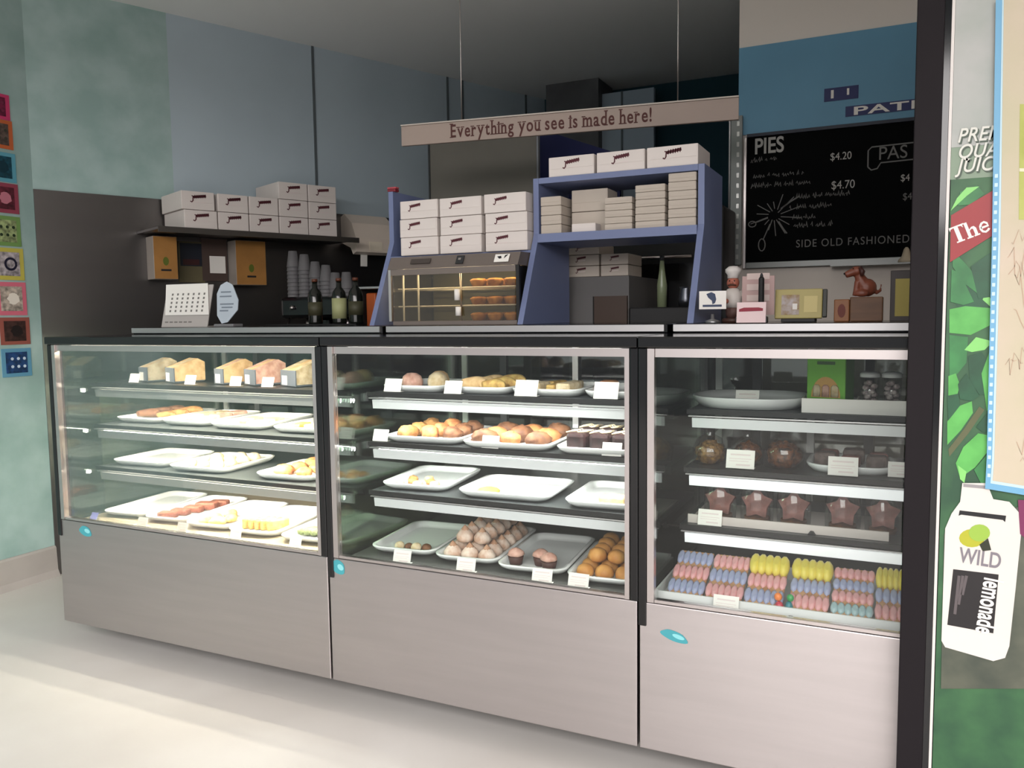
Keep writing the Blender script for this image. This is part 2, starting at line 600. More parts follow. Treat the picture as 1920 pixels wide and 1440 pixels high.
def blobmesh(name, m, rad, nz=0.18, fr=24, seed=1.0):
    return MB().blob((0, 0, rad[2] * 0.8), rad, nz, fr, seed, flatb=-rad[2] * 0.8).mesh(name, m)


def bunmesh(name, m, r, h, seed):
    return MB().lathe([(r * 0.7, 0), (r * 0.98, h * 0.22), (r, h * 0.45), (r * 0.82, h * 0.78), (r * 0.45, h * 0.96), (0.001, h)], 14, wob=lambda a, z: 1 + 0.05 * sin(3 * a + seed) + 0.04 * sin(5 * a + 2 * seed)).mesh(name, m)


def slicemesh(name, m, w, d, h):
    return MB().box(-w / 2, w / 2, -d / 2, d / 2, 0, h, min(w, d, h) * 0.22).mesh(name, m)


def crescentmesh(name, m, R=0.05, r=0.017, arc=2.4):
    path, rad = [], []
    for i in range(11):
        a = -arc / 2 + arc * i / 10
        path.append((R * sin(a), R * cos(a) - R * 0.7, r))
        rad.append(r * (0.35 + 0.65 * cos((i - 5) / 5 * 1.25)))
    return MB().tube(path, rad, 10).mesh(name, m)


def cell(spots):
    """row and place of each spot, in words: rows from the front, places from the left, layers from below"""
    out = []
    lay = sorted({round(s[2], 2) if len(s) > 2 else 0 for s in spots})
    for s in spots:
        h = round(s[2], 2) if len(s) > 2 else 0
        same = [q for q in spots if (round(q[2], 2) if len(q) > 2 else 0) == h]
        rows = []
        for q in sorted(same, key=lambda q: q[1]):
            if rows and q[1] - rows[-1][-1][1] < 0.022:
                rows[-1].append(q)
            else:
                rows.append([q])
        ri = next(i for i, r in enumerate(rows) if s in r)
        row = sorted(rows[ri], key=lambda q: q[0])
        ci = row.index(s)
        R_ = 'only row' if len(rows) == 1 else 'front row' if ri == 0 else 'back row' if ri == len(rows) - 1 else ('second row', 'third row', 'fourth row', 'fifth row', 'sixth row')[ri - 1]
        C_ = '' if len(row) == 1 else 'left' if ci == 0 else 'right' if ci == len(row) - 1 else 'middle' if len(row) == 3 else ('second', 'third', 'fourth', 'fifth')[ci - 1]
        if len(rows) == 1:
            R_ = ''
        w = (R_ + ' ' + C_).strip()
        if len(lay) > 1:
            w = ('lower ', 'upper ')[lay.index(h)] + w
        out.append(w)
    return out


def scatter(name, meshes, label, cat, group, tr, spots, h=0.0062, rz=None, scale=(0.9, 1.1)):
    cl = cell(spots)
    for i, s in enumerate(spots):
        u, v = s[0], s[1]
        hh = s[2] if len(s) > 2 else h
        k = random.uniform(*scale)
        single(name, meshes[i % len(meshes)], label + (', ' + cl[i] if cl[i] else ''), cat, tr(u, v, hh), random.uniform(0, 6.28) if rz is None else rz + random.uniform(-0.12, 0.12), group, None, (k, k, k))


L, Mi, Rt = 'left case', 'middle case', 'right case'
z1, z2, z3, zd = 1.0955, 0.9155, 0.7315, 0.5125
# --- left case, top shelf: wedge sandwiches in dark cartons


def wedgepack(label, x, y, w, m, filling, rot):
    t = thing('sandwich_pack', label, 'sandwich', (x, y, z1 + 0.003), RAD(rot), 'wedge sandwiches on the top shelf of the left case')
    c = MB()
    c.prism([(-w / 2, 0), (w / 2, 0), (w / 2, 0.062), (-w / 2, 0.062)], 0.004)
    c.box(-w / 2, w / 2, 0.004, 0.13, 0, 0.004)
    c.obj('carton', mat('slate_carton', (92, 98, 108), 0.5), t)
    s = Matrix(((1, 0, 0, 0), (0, 1, 0, 0.006), (0, 0, 1, 0.005), (0, 0, 0, 1)))
    for k, (a, mm, nm) in enumerate(((0, m, 'bread_slice'), (1, filling, 'filling'), (2, m, 'bread_slice'))):
        th = (w - 0.006) / 3
        x0 = -w / 2 + 0.003 + a * th
        # the wedge rises towards the back
        MB().prism([(0.0, 0.0), (0.13, 0.0), (0.13, 0.078), (0.10, 0.094), (0.0, 0.058)], th * 0.98, Matrix(((0, 1, 0, x0), (1, 0, 0, 0.006), (0, 0, 1, 0.005), (0, 0, 0, 1)))).obj(nm, mm, t)
    MB().box(-w / 2 + 0.012, -w / 2 + 0.05, -0.0015, 0, 0.004, 0.04).obj('price_label', PAPER, t)


for lab, px, w, m, fl, rot in (('cream-coloured wedge sandwich, leftmost in its dark carton', 268, 0.085, CREAM, BREAD, -18),
                               ('tan wedge sandwich, second from left in its dark carton', 318, 0.1, BREAD, CREAM, -22),
                               ('small tan wedge sandwich, middle one of the five cartons', 410, 0.075, BREAD, PINKC, -18),
                               ('pink-topped wedge sandwich, second from right in its carton', 468, 0.1, PINKC, BREAD, -22),
                               ('large cream wedge sandwich, rightmost beside the case post', 540, 0.115, CREAM, BREAD, -20)):
    p = onY(px, 712, 0.27)
    wedgepack(lab, p.x, 0.27, w, m, fl, rot)
for lab, px in (('white price card at the left end of the wedge sandwiches', 250), ('white price card between the two tan wedge sandwiches', 355), ('white price card left of the pink wedge sandwich', 440), ('white price card right of the pink wedge sandwich', 500)):
    p = onY(px, 712, 0.2)
    pricecard(lab, px, 716, z1 + 0.0035, 0, 0.85, 0.2)

# --- left case, second shelf
tr = tray('white tray of brown pastries, left end of the left case second shelf', 0.185, 0.44, z2, 0.25, 0.40, 4)
ms = [crescentmesh('pastry', BROWN, 0.05, 0.02), crescentmesh('pastry', GOLD, 0.045, 0.018)]
scatter('pastry', ms, 'brown crescent pastry on the leftmost tray, second shelf of left case', 'pastry', 'brown crescent pastries', tr, [(-0.05, 0.1), (0.05, 0.1), (-0.05, 0.02), (0.05, 0.02), (-0.05, -0.06), (0.05, -0.06)], rz=0.3)
tr = tray('white tray of sugar-dusted slices on the left case second shelf', 0.46, 0.44, z2, 0.25, 0.40, 4)
scatter('cake_slice', [slicemesh('cake_slice', CREAM, 0.06, 0.08, 0.025), slicemesh('cake_slice', PINKC, 0.06, 0.08, 0.025)], 'sugar-dusted pale slice on the second tray, left case second shelf', 'cake', 'sugar-dusted slices', tr, [(-0.05, 0.1), (0.04, 0.1), (-0.05, 0), (0.04, 0), (-0.05, -0.1), (0.04, -0.1)], rz=0.0)
tr = tray('white tray of cream slices on the left case second shelf', 0.76, 0.43, z2, 0.27, 0.40, 4)
scatter('cake_slice', [slicemesh('cake_slice', CREAM, 0.07, 0.07, 0.022)], 'plain cream slice on the third tray, left case second shelf', 'cake', 'plain cream slices', tr, [(-0.06, 0.0), (0.05, 0.0), (-0.06, -0.1), (0.05, -0.1)], rz=0.05)
tr = tray('white tray half hidden by the post, left case second shelf', 1.09, 0.43, z2, 0.27, 0.40, 4)
scatter('cake_slice', [slicemesh('cake_slice', YELLOW, 0.05, 0.08, 0.02), slicemesh('cake_slice', CREAM, 0.05, 0.08, 0.02)], 'pale yellow slice on the rightmost tray, left case second shelf', 'cake', 'pale yellow slices', tr, [(-0.07, -0.08), (0, -0.08), (0.07, -0.08), (-0.03, 0.05)], rz=0.0)

# --- left case, third shelf
tray('empty white tray at the left of the left case third shelf', 0.22, 0.38, z3, 0.31, 0.34, 4)
tr = tray('white tray heaped with pale meringues, left case third shelf', 0.57, 0.38, z3, 0.31, 0.36, 4)
ms = [bunmesh('meringue', CREAM, 0.03, 0.038, 1), bunmesh('meringue', CREAM, 0.028, 0.034, 2)]
scatter('meringue', ms, 'pale round meringue on the middle tray, left case third shelf', 'meringue', 'pale meringues in the left case', tr, [(-0.09, -0.1), (-0.02, -0.1), (0.05, -0.1), (-0.08, -0.03), (-0.01, -0.03), (0.06, -0.03), (-0.07, 0.04), (0.0, 0.04), (0.07, 0.04), (0.0, 0.11), (0.07, 0.11)], scale=(0.95, 1.05))
tr = tray('white tray of orange crumble pastries, left case third shelf', 1.03, 0.38, z3, 0.28, 0.36, 4)
scatter('crumble_pastry', [blobmesh('crumble_pastry', ORANGE, (0.04, 0.034, 0.022), 0.3, 30, 3), blobmesh('crumble_pastry', GOLD, (0.036, 0.034, 0.022), 0.3, 30, 5)], 'orange crumble pastry beside the post, left case third shelf', 'pastry', 'orange crumble pastries', tr, [(-0.05, -0.09), (0.045, -0.09), (-0.045, 0.0), (0.05, 0.0), (-0.04, 0.09), (0.05, 0.09)])

# --- left case, deck
zt = zd
tray('empty white tray at the left end of the left case deck', 0.16, 0.38, zt, 0.235, 0.44, 6)
tr = tray('white tray with a row of red-brown slices, left case deck', 0.41, 0.38, zt, 0.235, 0.44, 6)
scatter('fruit_slice', [slicemesh('fruit_slice', RED, 0.085, 0.045, 0.03)], 'red-brown fruit slice in a row on the left case deck', 'cake', 'red-brown fruit slices', tr, [(-0.035, -0.15), (-0.02, -0.09), (0.0, -0.03), (0.02, 0.03), (0.04, 0.09)], rz=0.25)
tr = tray('white tray with small yellow pastries, left case deck', 0.66, 0.37, zt, 0.235, 0.44, 6)
scatter('yellow_pastry', [blobmesh('yellow_pastry', YELLOW, (0.034, 0.026, 0.018), 0.25, 28, 2)], 'small yellow pastry on the middle tray of the left case deck', 'pastry', 'small yellow pastries', tr, [(-0.06, -0.15), (0.01, -0.155), (-0.05, -0.09), (0.025, -0.095), (-0.02, -0.035)])
tr = tray('white tray with a fan of yellow slices, left case deck', 0.90, 0.36, zt, 0.235, 0.44, 6)
for i in range(5):
    p = tr(-0.062 + i * 0.029, -0.105)
    single('lemon_slice', MB().box(-0.010, 0.010, -0.046, 0.046, 0, 0.042, 0.006).mesh('lemon_slice', YELLOW), 'yellow cake finger in the left case deck fan, %s from left' % ('first', 'second', 'third', 'fourth', 'fifth')[i], 'cake', p, RAD(-28), 'yellow cake fingers')
tr = tray('white tray with green wraps, right end of the left case deck', 1.165, 0.36, zt, 0.235, 0.44, 6)
for i in range(5):
    p = tr(-0.05 + i * 0.03, -0.11)
    single('wrap_roll', MB().tube([(0, -0.04, 0.016), (0, -0.03, 0.016), (0, 0.03, 0.016), (0, 0.04, 0.016)], [0.008, 0.014, 0.014, 0.008], 9).mesh('wrap_roll', GREENW), 'short green wrap roll on the left case deck, %s from left' % ('first', 'second', 'third', 'fourth', 'fifth')[i], 'wrap', p, RAD(-30), 'green wrap rolls')
for lab, px, py in (('white price card before the empty tray, left case deck', 265, 978), ('white price card before the red-brown slices, left case deck', 340, 995), ('white price card before the yellow pastries, left case deck', 440, 1010), ('white price card before the green wraps, left case deck', 552, 1022)):
    pricecard(lab, px, py, zt, 0, 0.8, 0.10)
o = single('corner_card', MB().box(-0.02, 0.02, 0, 0.001, 0, 0.03, 0, Matrix.Rotation(RAD(-30), 4, 'X')).mesh('corner_card', mat('violet_card', (128, 128, 190), 0.6)), 'small violet card in the front left corner of the left case', 'card', (0.085, 0.10, zt + 0.0005))

# --- middle case, top shelf
z1, z2, z3 = 1.0925, 0.9115, 0.7325
tr = tray('white tray with three cream buns, middle case top shelf', 1.61, 0.40, z1, 0.25, 0.34, 3)
scatter('cream_bun', [bunmesh('cream_bun', PINKC, 0.042, 0.06, 1), bunmesh('cream_bun', CREAM, 0.042, 0.065, 2), bunmesh('cream_bun', BREAD, 0.04, 0.06, 3)], 'tall cream bun on the leftmost tray, middle case top shelf', 'bun', 'tall cream buns', tr, [(-0.05, -0.06), (0.05, -0.04), (0.0, 0.07)])
tr = tray('white tray of curved yellow pastries, middle case top shelf', 1.868, 0.42, z1, 0.25, 0.36, 3)
ms = [crescentmesh('curved_pastry', YELLOW, 0.05, 0.022, 2.2), crescentmesh('curved_pastry', BREAD, 0.05, 0.022, 2.2)]
scatter('curved_pastry', ms, 'fat curved yellow pastry on the second tray, middle case top shelf', 'pastry', 'curved yellow pastries', tr, [(0.045, -0.11), (-0.045, -0.075), (0.045, -0.02), (-0.045, 0.015), (0.045, 0.07), (-0.045, 0.105)], rz=-0.2)
tr = tray('white tray of pale cut slices, middle case top shelf', 2.127, 0.41, z1, 0.25, 0.34, 3)
scatter('cut_slice', [slicemesh('cut_slice', CREAM, 0.05, 0.09, 0.032), slicemesh('cut_slice', YELLOW, 0.035, 0.09, 0.03)], 'pale cut slice on the third tray, middle case top shelf', 'cake', 'pale cut slices', tr, [(-0.055, -0.06), (0.005, -0.06), (0.055, -0.06), (-0.03, 0.06), (0.035, 0.06)], rz=-0.15)
tr = tray('white tray with a caramel slice, right end of middle case top shelf', 2.37, 0.40, z1, 0.20, 0.34, 3)
single('caramel_slice', slicemesh('caramel_slice', ORANGE, 0.06, 0.07, 0.045), 'orange caramel slice, rightmost food on the middle case top shelf', 'cake', tr(-0.04, -0.06), 0.1)
single('brown_roll', blobmesh('brown_roll', BROWN, (0.04, 0.03, 0.03), 0.2, 22, 4), 'brown roll behind the caramel slice, middle case top shelf', 'bun', tr(0.03, 0.06), 0.5)
for lab, px, w in (('white price card before the cream buns, middle case top shelf', 735, 1.05), ('white price card before the curved yellow pastries', 848, 1.0), ('white price card before the pale cut slices', 985, 1.2), ('white price card before the caramel slice', 1135, 1.2)):
    pricecard(lab, px, 738, z1 + 0.003, 0, w, 0.215)

# --- middle case, second shelf
tr = tray('white tray of golden fritters, left of middle case second shelf', 1.66, 0.39, z2, 0.31, 0.36, 4)
ms = [blobmesh('fritter', GOLD, (0.046, 0.04, 0.03), 0.3, 26, 1), blobmesh('fritter', ORANGE, (0.044, 0.038, 0.032), 0.3, 26, 4), blobmesh('fritter', BROWN, (0.044, 0.04, 0.03), 0.3, 26, 7)]
SP = [(-0.09, -0.1), (0.0, -0.1), (0.09, -0.1), (-0.09, -0.01), (0.0, -0.01), (0.09, -0.01), (-0.09, 0.09), (0.0, 0.09), (0.09, 0.09)]
scatter('fritter', ms, 'golden fritter on the left tray, middle case second shelf', 'pastry', 'golden fritters', tr, SP, scale=(0.88, 0.95))
tr = tray('white tray of brown fruit pastries, middle case second shelf', 2.0, 0.37, z2, 0.33, 0.36, 3)
ms = [blobmesh('fruit_pastry', BROWN, (0.046, 0.04, 0.03), 0.32, 30, 2), blobmesh('fruit_pastry', ORANGE, (0.046, 0.038, 0.028), 0.3, 28, 5)]
scatter('fruit_pastry', ms, 'brown fruit pastry on the middle tray, middle case second shelf', 'pastry', 'brown fruit pastries', tr, [(x * 1.1, y * 1.1 + 0.004) for x, y in SP], scale=(0.95, 1.05))
tr = tray('white tray of dark brownies, right of middle case second shelf', 2.325, 0.37, z2, 0.28, 0.36, 3)
ms = []
b = slicemesh('brownie', CHOC, 0.068, 0.085, 0.06)
dz = MB()
for q in (-0.02, 0.0, 0.02):
    dz.tube([(-0.03, q - 0.02, 0.061), (-0.01, q + 0.02, 0.0625), (0.01, q - 0.015, 0.0625), (0.03, q + 0.02, 0.061)], 0.0025, 6)
dzm = dz.mesh('icing_drizzle', CREAM)
for i, (u, v) in enumerate([(-0.076, -0.09), (0.0, -0.09), (0.076, -0.09), (-0.076, 0.04), (0.0, 0.04), (0.076, 0.04)]):
    o = single('brownie', b, 'dark drizzled brownie on the middle case second shelf, ' + ('front ', 'back ')[i // 3] + ('left', 'middle', 'right')[i % 3], 'cake', tr(u, v), random.uniform(-0.1, 0.1), 'dark brownies')
    place(o, 'icing_drizzle', dzm)
for lab, px, py in (('white price card at the left of the golden fritters', 712, 822), ('white price card before the brown fruit pastries', 918, 838), ('white price card before the dark brownies', 1146, 850)):
    pricecard(lab, px, py, z2 + 0.003, 0, 0.95, 0.205)

# --- middle case, third shelf
tr = tray('white tray with scattered pale nibbles, middle case third shelf', 1.60, 0.42, z3, 0.27, 0.38, 6)
scatter('nibble', [blobmesh('nibble', BREAD, (0.021, 0.017, 0.013), 0.3, 24, 2), blobmesh('nibble', GOLD, (0.019, 0.017, 0.012), 0.3, 24, 5)], 'small pale nibble on the left tray, middle case third shelf', 'pastry', 'small pale nibbles', tr, [(-0.08, -0.13), (-0.04, -0.1), (0.0, -0.14), (0.03, -0.09), (0.06, -0.12), (-0.06, -0.05), (0.0, -0.04)])
tr = tray('nearly empty wide white tray, middle case third shelf', 1.975, 0.38, z3, 0.35, 0.32, 3)
single('lemon_tart', bunmesh('lemon_tart', fm('lemon_curd', (190, 182, 92), (158, 148, 70)), 0.042, 0.018, 2), 'pale lemon tart alone on the nearly empty wide tray', 'tart', tr(-0.08, -0.08))
scatter('small_biscuit', [bunmesh('small_biscuit', fm('grey_biscuit', (126, 116, 108), (92, 84, 78)), 0.02, 0.01, 1)], 'small grey biscuit on the nearly empty wide tray', 'biscuit', 'two small biscuits', tr, [(0.01, -0.11), (0.07, -0.11)])
tr = tray('white tray with one cream square, middle case third shelf', 2.33, 0.39, z3, 0.25, 0.36, 3)
single('cream_square', slicemesh('cream_square', BREAD, 0.09, 0.06, 0.03), 'cream square slice alone at the right of the third shelf', 'cake', tr(0.03, -0.1))

# --- middle case, deck
tr = tray('large white tray with four tiny cakes, middle case deck', 1.59, 0.36, zd, 0.26, 0.40, 5)
mi = [bunmesh('tiny_cake', CREAM, 0.018, 0.024, 1), bunmesh('tiny_cake', BROWN, 0.017, 0.022, 2)]
scatter('tiny_cake', mi, 'tiny cake at the front edge of the large tray, middle case deck', 'cake', 'tiny cakes', tr, [(-0.035, -0.13), (0.0, -0.125), (0.035, -0.135), (0.07, -0.125)])
tr = tray('white tray heaped with cream puffs, middle case deck', 1.85, 0.385, zd, 0.245, 0.46, 5)
PUFF = [((i - 1) * 0.066, (j - 2.5) * 0.068 - 0.002, 0.0065) for j in range(6) for i in range(3)] + [((i - 0.5) * 0.066, (j - 2) * 0.068, 0.0565) for j in range(5) for i in range(2)]
PL = cell(PUFF)
pu = thing('cream_puff', '', 'cream puff', (0, 0, -5), 0, 'cream puffs in the heaped tray')
MB().lathe([(0.026, 0), (0.0325, 0.010), (0.032, 0.022), (0.022, 0.036), (0.012, 0.044)], 12, wob=lambda a, z: 1 + 0.07 * sin(6 * a)).obj('shell', MERI, pu)
MB().lathe([(0.017, 0.0395), (0.012, 0.046), (0.006, 0.053), (0.001, 0.058)], 8).obj('tip', TAN, pu)
for k, (a, c, h) in enumerate(PUFF):
    lab = 'pale cream puff with toasted tip, heaped middle case tray, ' + PL[k]
    p = tr(a + random.uniform(-0.002, 0.002), c + random.uniform(-0.002, 0.002), h)
    if k == 0:
        pu.location, pu['label'] = p, lab
    else:
        dup(pu, lab, p, random.uniform(0, 6.28), [random.uniform(0.93, 1.0)] * 3)
tr = tray('white tray with three pink-topped cupcakes, middle case deck', 2.103, 0.36, zd, 0.245, 0.44, 5)
cu = None
for i, (u, v) in enumerate([(-0.075, -0.135), (0.01, -0.12), (0.05, -0.155)]):
    lab = ('pink-topped cupcake on its own at the left of its tray', 'pink-topped cupcake touching another, the rear of the two', 'pink-topped cupcake nearest the price card, in front of another')[i]
    if not cu:
        cu = thing('cupcake', lab, 'cupcake', tr(u, v), 0, 'pink-topped cupcakes')
        MB().lathe([(0.021, 0), (0.027, 0.028), (0.024, 0.0285)], 16, wob=lambda a, z: 1 + 0.03 * sin(16 * a)).obj('wrapper', mat('dark_wrapper', (70, 40, 34), 0.6), cu)
        MB().lathe([(0.023, 0.029), (0.029, 0.034), (0.026, 0.044), (0.014, 0.053), (0.001, 0.057)], 16, wob=lambda a, z: 1 + 0.05 * sin(5 * a)).obj('icing', PINKC, cu)
    else:
        dup(cu, lab, tr(u, v), i)
tr = tray('white tray of round golden buns, right end of middle case deck', 2.352, 0.35, zd, 0.235, 0.44, 5)
bm = [bunmesh('golden_bun', fm('bun_crust', (206, 152, 84), (178, 116, 58), 0.5, 20), 0.03, 0.042, k) for k in (1, 2, 3)]
scatter('golden_bun', bm, 'round golden bun in the rightmost tray, middle case deck', 'bun', 'round golden buns', tr, [((i - 1) * 0.063, -0.155 + j * 0.064) for j in range(5) for i in range(3)] + [((i - 0.5) * 0.063, -0.122 + j * 0.064, 0.0505) for j in range(4) for i in range(2)], scale=(0.95, 1.03))
for lab, px, py, rz in (('white price card before the four tiny cakes', 752, 1047, 4), ('white price card before the heap of cream puffs', 872, 1066, 4), ('white price card before the three cupcakes', 1015, 1088, 3), ('white price card before the golden buns', 1083, 1098, 0)):
    pricecard(lab, px, py, zd, rz, 1.0, 0.085)

# --- right case, top shelf
z1, z2, z3 = 1.0495, 0.8645, 0.6905
tr = tray('empty oval white platter, right case top shelf', 2.752, 0.60, z1, 0.375, 0.34, 0, 0.14, 'oval_platter')
pricecard('white price card on the empty oval platter', 1400, 762, z1 + 0.012, 0, 1.1, 0.475)
gb = thing('gift_box', 'bright green printed box standing in a white carton tray', 'box', (2.999, 0.475, z1 + 0.001), RAD(-17))
GREEN = mat('bright_green', (108, 176, 52), 0.5)
MB().box(-0.06, 0.06, 0, 0.075, 0, 0.178, 0.002).obj('box_body', GREEN, gb)
MB().box(0.0604, 0.061, 0.004, 0.071, 0.004, 0.174).obj('side_panel', mat('deep_green', (48, 112, 28), 0.5), gb)
A = MB()
A.prism([(0.046 * cos(pi * k / 12), 0.045 + 0.065 * sin(pi * k / 12)) for k in range(13)], 0.0006, T(0, -0.0008, 0))
A.obj('arch_print', mat('amber_print', (200, 150, 80), 0.5), gb)
for k, x in enumerate((-0.028, 0, 0.028)):
    MB().lathe([(0.012, 0.047), (0.012, 0.078), (0.005, 0.085)], 8, M=Matrix.Diagonal((1, 0.05, 1, 1)) @ T(x, -0.028, 0)).obj('figure_print', (CREAM, PINKC, CREAM)[k], gb)
MB().box(-0.028, 0.028, -0.0012, -0.0002, 0.148, 0.158).obj('title_print', mat('dark_green_print', (44, 84, 26), 0.5), gb)
cb = thing('carton_tray', 'low white carton tray holding the bright green box', 'carton', (3.012, 0.44, z1 + 0.0005))
MB().box(-0.08, 0.08, -0.003, 0, 0, 0.045).obj('front_wall', PAPER, cb)
sw = MB().box(-0.08, -0.0775, 0.0005, 0.12, 0, 0.045).obj('side_wall', PAPER, cb)
place(cb, 'side_wall', sw.data, (0.1575, 0, 0))
cb2 = dup(cb, 'low white carton tray of clear pots beside the green box', (3.172, 0.44, z1 + 0.0005))
for k, x in enumerate((3.125, 3.187)):
    t = thing('clear_pot', ('clear lidded pot with speckled sweets, next to the green box', 'clear lidded pot with speckled sweets, at the right case edge')[k], 'pot', (x, 0.49, z1 + 0.001), 0, 'clear pots of sweets')
    MB().lathe([(0.022, 0), (0.027, 0.06), (0.028, 0.11)], 16).obj('pot', CLEAR, t)
    MB().lathe([(0.029, 0.111), (0.029, 0.122), (0.02, 0.128)], 16).obj('lid', mat('pale_lid', (206, 206, 206), 0.3), t)
    sw_ = MB()
    for q in range(16):
        a = q * 2.4
        sw_.blob((0.0135 * cos(a), 0.0135 * sin(a), 0.012 + 0.0055 * q), (0.011, 0.011, 0.009), 0, 10, 0, 6, 5)
    o = sw_.obj('sweets', fm('speckled_sweets', (226, 214, 212), (150, 128, 132), 0.5, 120), t)
    o['kind'] = 'stuff'

# --- right case, second shelf
FR = fm('fruit_cake', (128, 76, 40), (44, 26, 18), 0.4, 60, 0.8)
FR2 = fm('fruit_cake_gold', (166, 126, 70), (80, 54, 30), 0.4, 60, 0.8)
for k, (lab, x, y, m, s) in enumerate((('golden brown wrapped fruit cake at the left shelf end', 2.64, 0.475, FR2, 0.9), ('dark wrapped fruit cake behind the white price card', 2.757, 0.51, FR, 0.86), ('large dark wrapped fruit cake right of the price card', 2.876, 0.49, FR, 1.0))):
    t = thing('fruit_cake', lab, 'cake', (x, y, z2 + 0.001), 0.3 * k, 'wrapped fruit cakes')
    MB().blob((0, 0, 0.036 * s), (0.052 * s, 0.052 * s, 0.046 * s), 0.32, 60, k + 1.0, 20, 14, flatb=-0.036 * s).obj('cake', m, t)
    MB().lathe([(0.06 * s, 0.0), (0.064 * s, 0.05 * s), (0.045 * s, 0.092 * s), (0.014, 0.108 * s), (0.03, 0.128 * s)], 14, wob=lambda a, z: 1 + 0.06 * sin(7 * a)).obj('wrapper', CLEAR, t)
pricecard('large white price card among the wrapped fruit cakes', 1387, 878, z2 + 0.003, 0, 1.3, 0.39)
tr = tray('white plate of dark crumbly slices, right case second shelf', 3.075, 0.545, z2, 0.26, 0.26, 0, 0.07)
scatter('crumbly_slice', [slicemesh('crumbly_slice', fm('grey_brown', (104, 88, 82), (64, 52, 50)), 0.06, 0.05, 0.045), slicemesh('crumbly_slice', CHOCP, 0.055, 0.05, 0.04)], 'dark crumbly slice on the plate, right case second shelf', 'cake', 'dark crumbly slices', tr, [(-0.075, -0.04), (0.0, -0.04), (0.075, -0.04), (-0.07, 0.05), (0.005, 0.05), (0.078, 0.05)], rz=0.0)
pricecard('white price card before the dark crumbly slices', 1580, 886, z2 + 0.003, 0, 1.25, 0.385)
pricecard('white price card half hidden behind the black post', 1688, 893, z2 + 0.003, 0, 1.0, 0.42)

# --- right case, third shelf: chocolate star cakes in clear domes
for k, (lab, px) in enumerate((('chocolate star cake in clear dome, behind the price card', 1350), ('chocolate star cake in clear dome, second from left', 1419), ('chocolate star cake in clear dome, middle of the five', 1488), ('chocolate star cake in clear dome, second from right', 1580), ('chocolate star cake in clear dome, nearest the black post', 1656))):
    p = onY(px, 970, 0.43)
    t = thing('star_cake', lab, 'cake', (p.x, 0.43, z3 + 0.0065), 0, 'chocolate star cakes in clear domes')
    MB().prism([((0.051 if q % 2 == 0 else 0.034) * sin(pi * q / 5), 0.056 + (0.054 if q % 2 == 0 else 0.034) * cos(pi * q / 5)) for q in range(10)], 0.028, T(0, -0.02, 0) @ Matrix.Rotation(RAD(-14), 4, 'X')).obj('star', CHOCP, t)
    MB().lathe([(0.04, 0), (0.04, 0.012), (0.036, 0.014)], 14).obj('cake_base', BROWN, t)
    MB().lathe([(0.051, 0.0), (0.053, 0.05), (0.05, 0.1), (0.034, 0.118)], 16).obj('dome', CLEAR, t)
    MB().lathe([(0.031, 0.1185), (0.031, 0.126), (0.02, 0.13)], 14).obj('dome_cap', mat('clear_white', (240, 240, 240), 0.15), t)
tb = MB()
tb.box(2.60, 3.19, 0.345, 0.62, z3 + 0.0005, z3 + 0.005)
tb.box(2.60, 3.19, 0.338, 0.344, z3 + 0.0005, z3 + 0.028)
tag(tb.obj('long_tray', mat('cream_tray', (206, 196, 190), 0.4)), 'long pale tray under the chocolate star cakes', 'tray')
pricecard('white price card before the first chocolate star cake', 1330, 978, z3 + 0.001, 0, 1.1, 0.318)
single('black_clip', MB().prism([(-0.012, 0), (0.012, 0), (0.004, 0.011), (-0.004, 0.011)], 0.01).mesh('black_clip', BLACKM), 'small black clip on the rim of the long pale tray', 'clip', (onY(1522, 997, 0.33).x, 0.325, z3 + 0.0006))

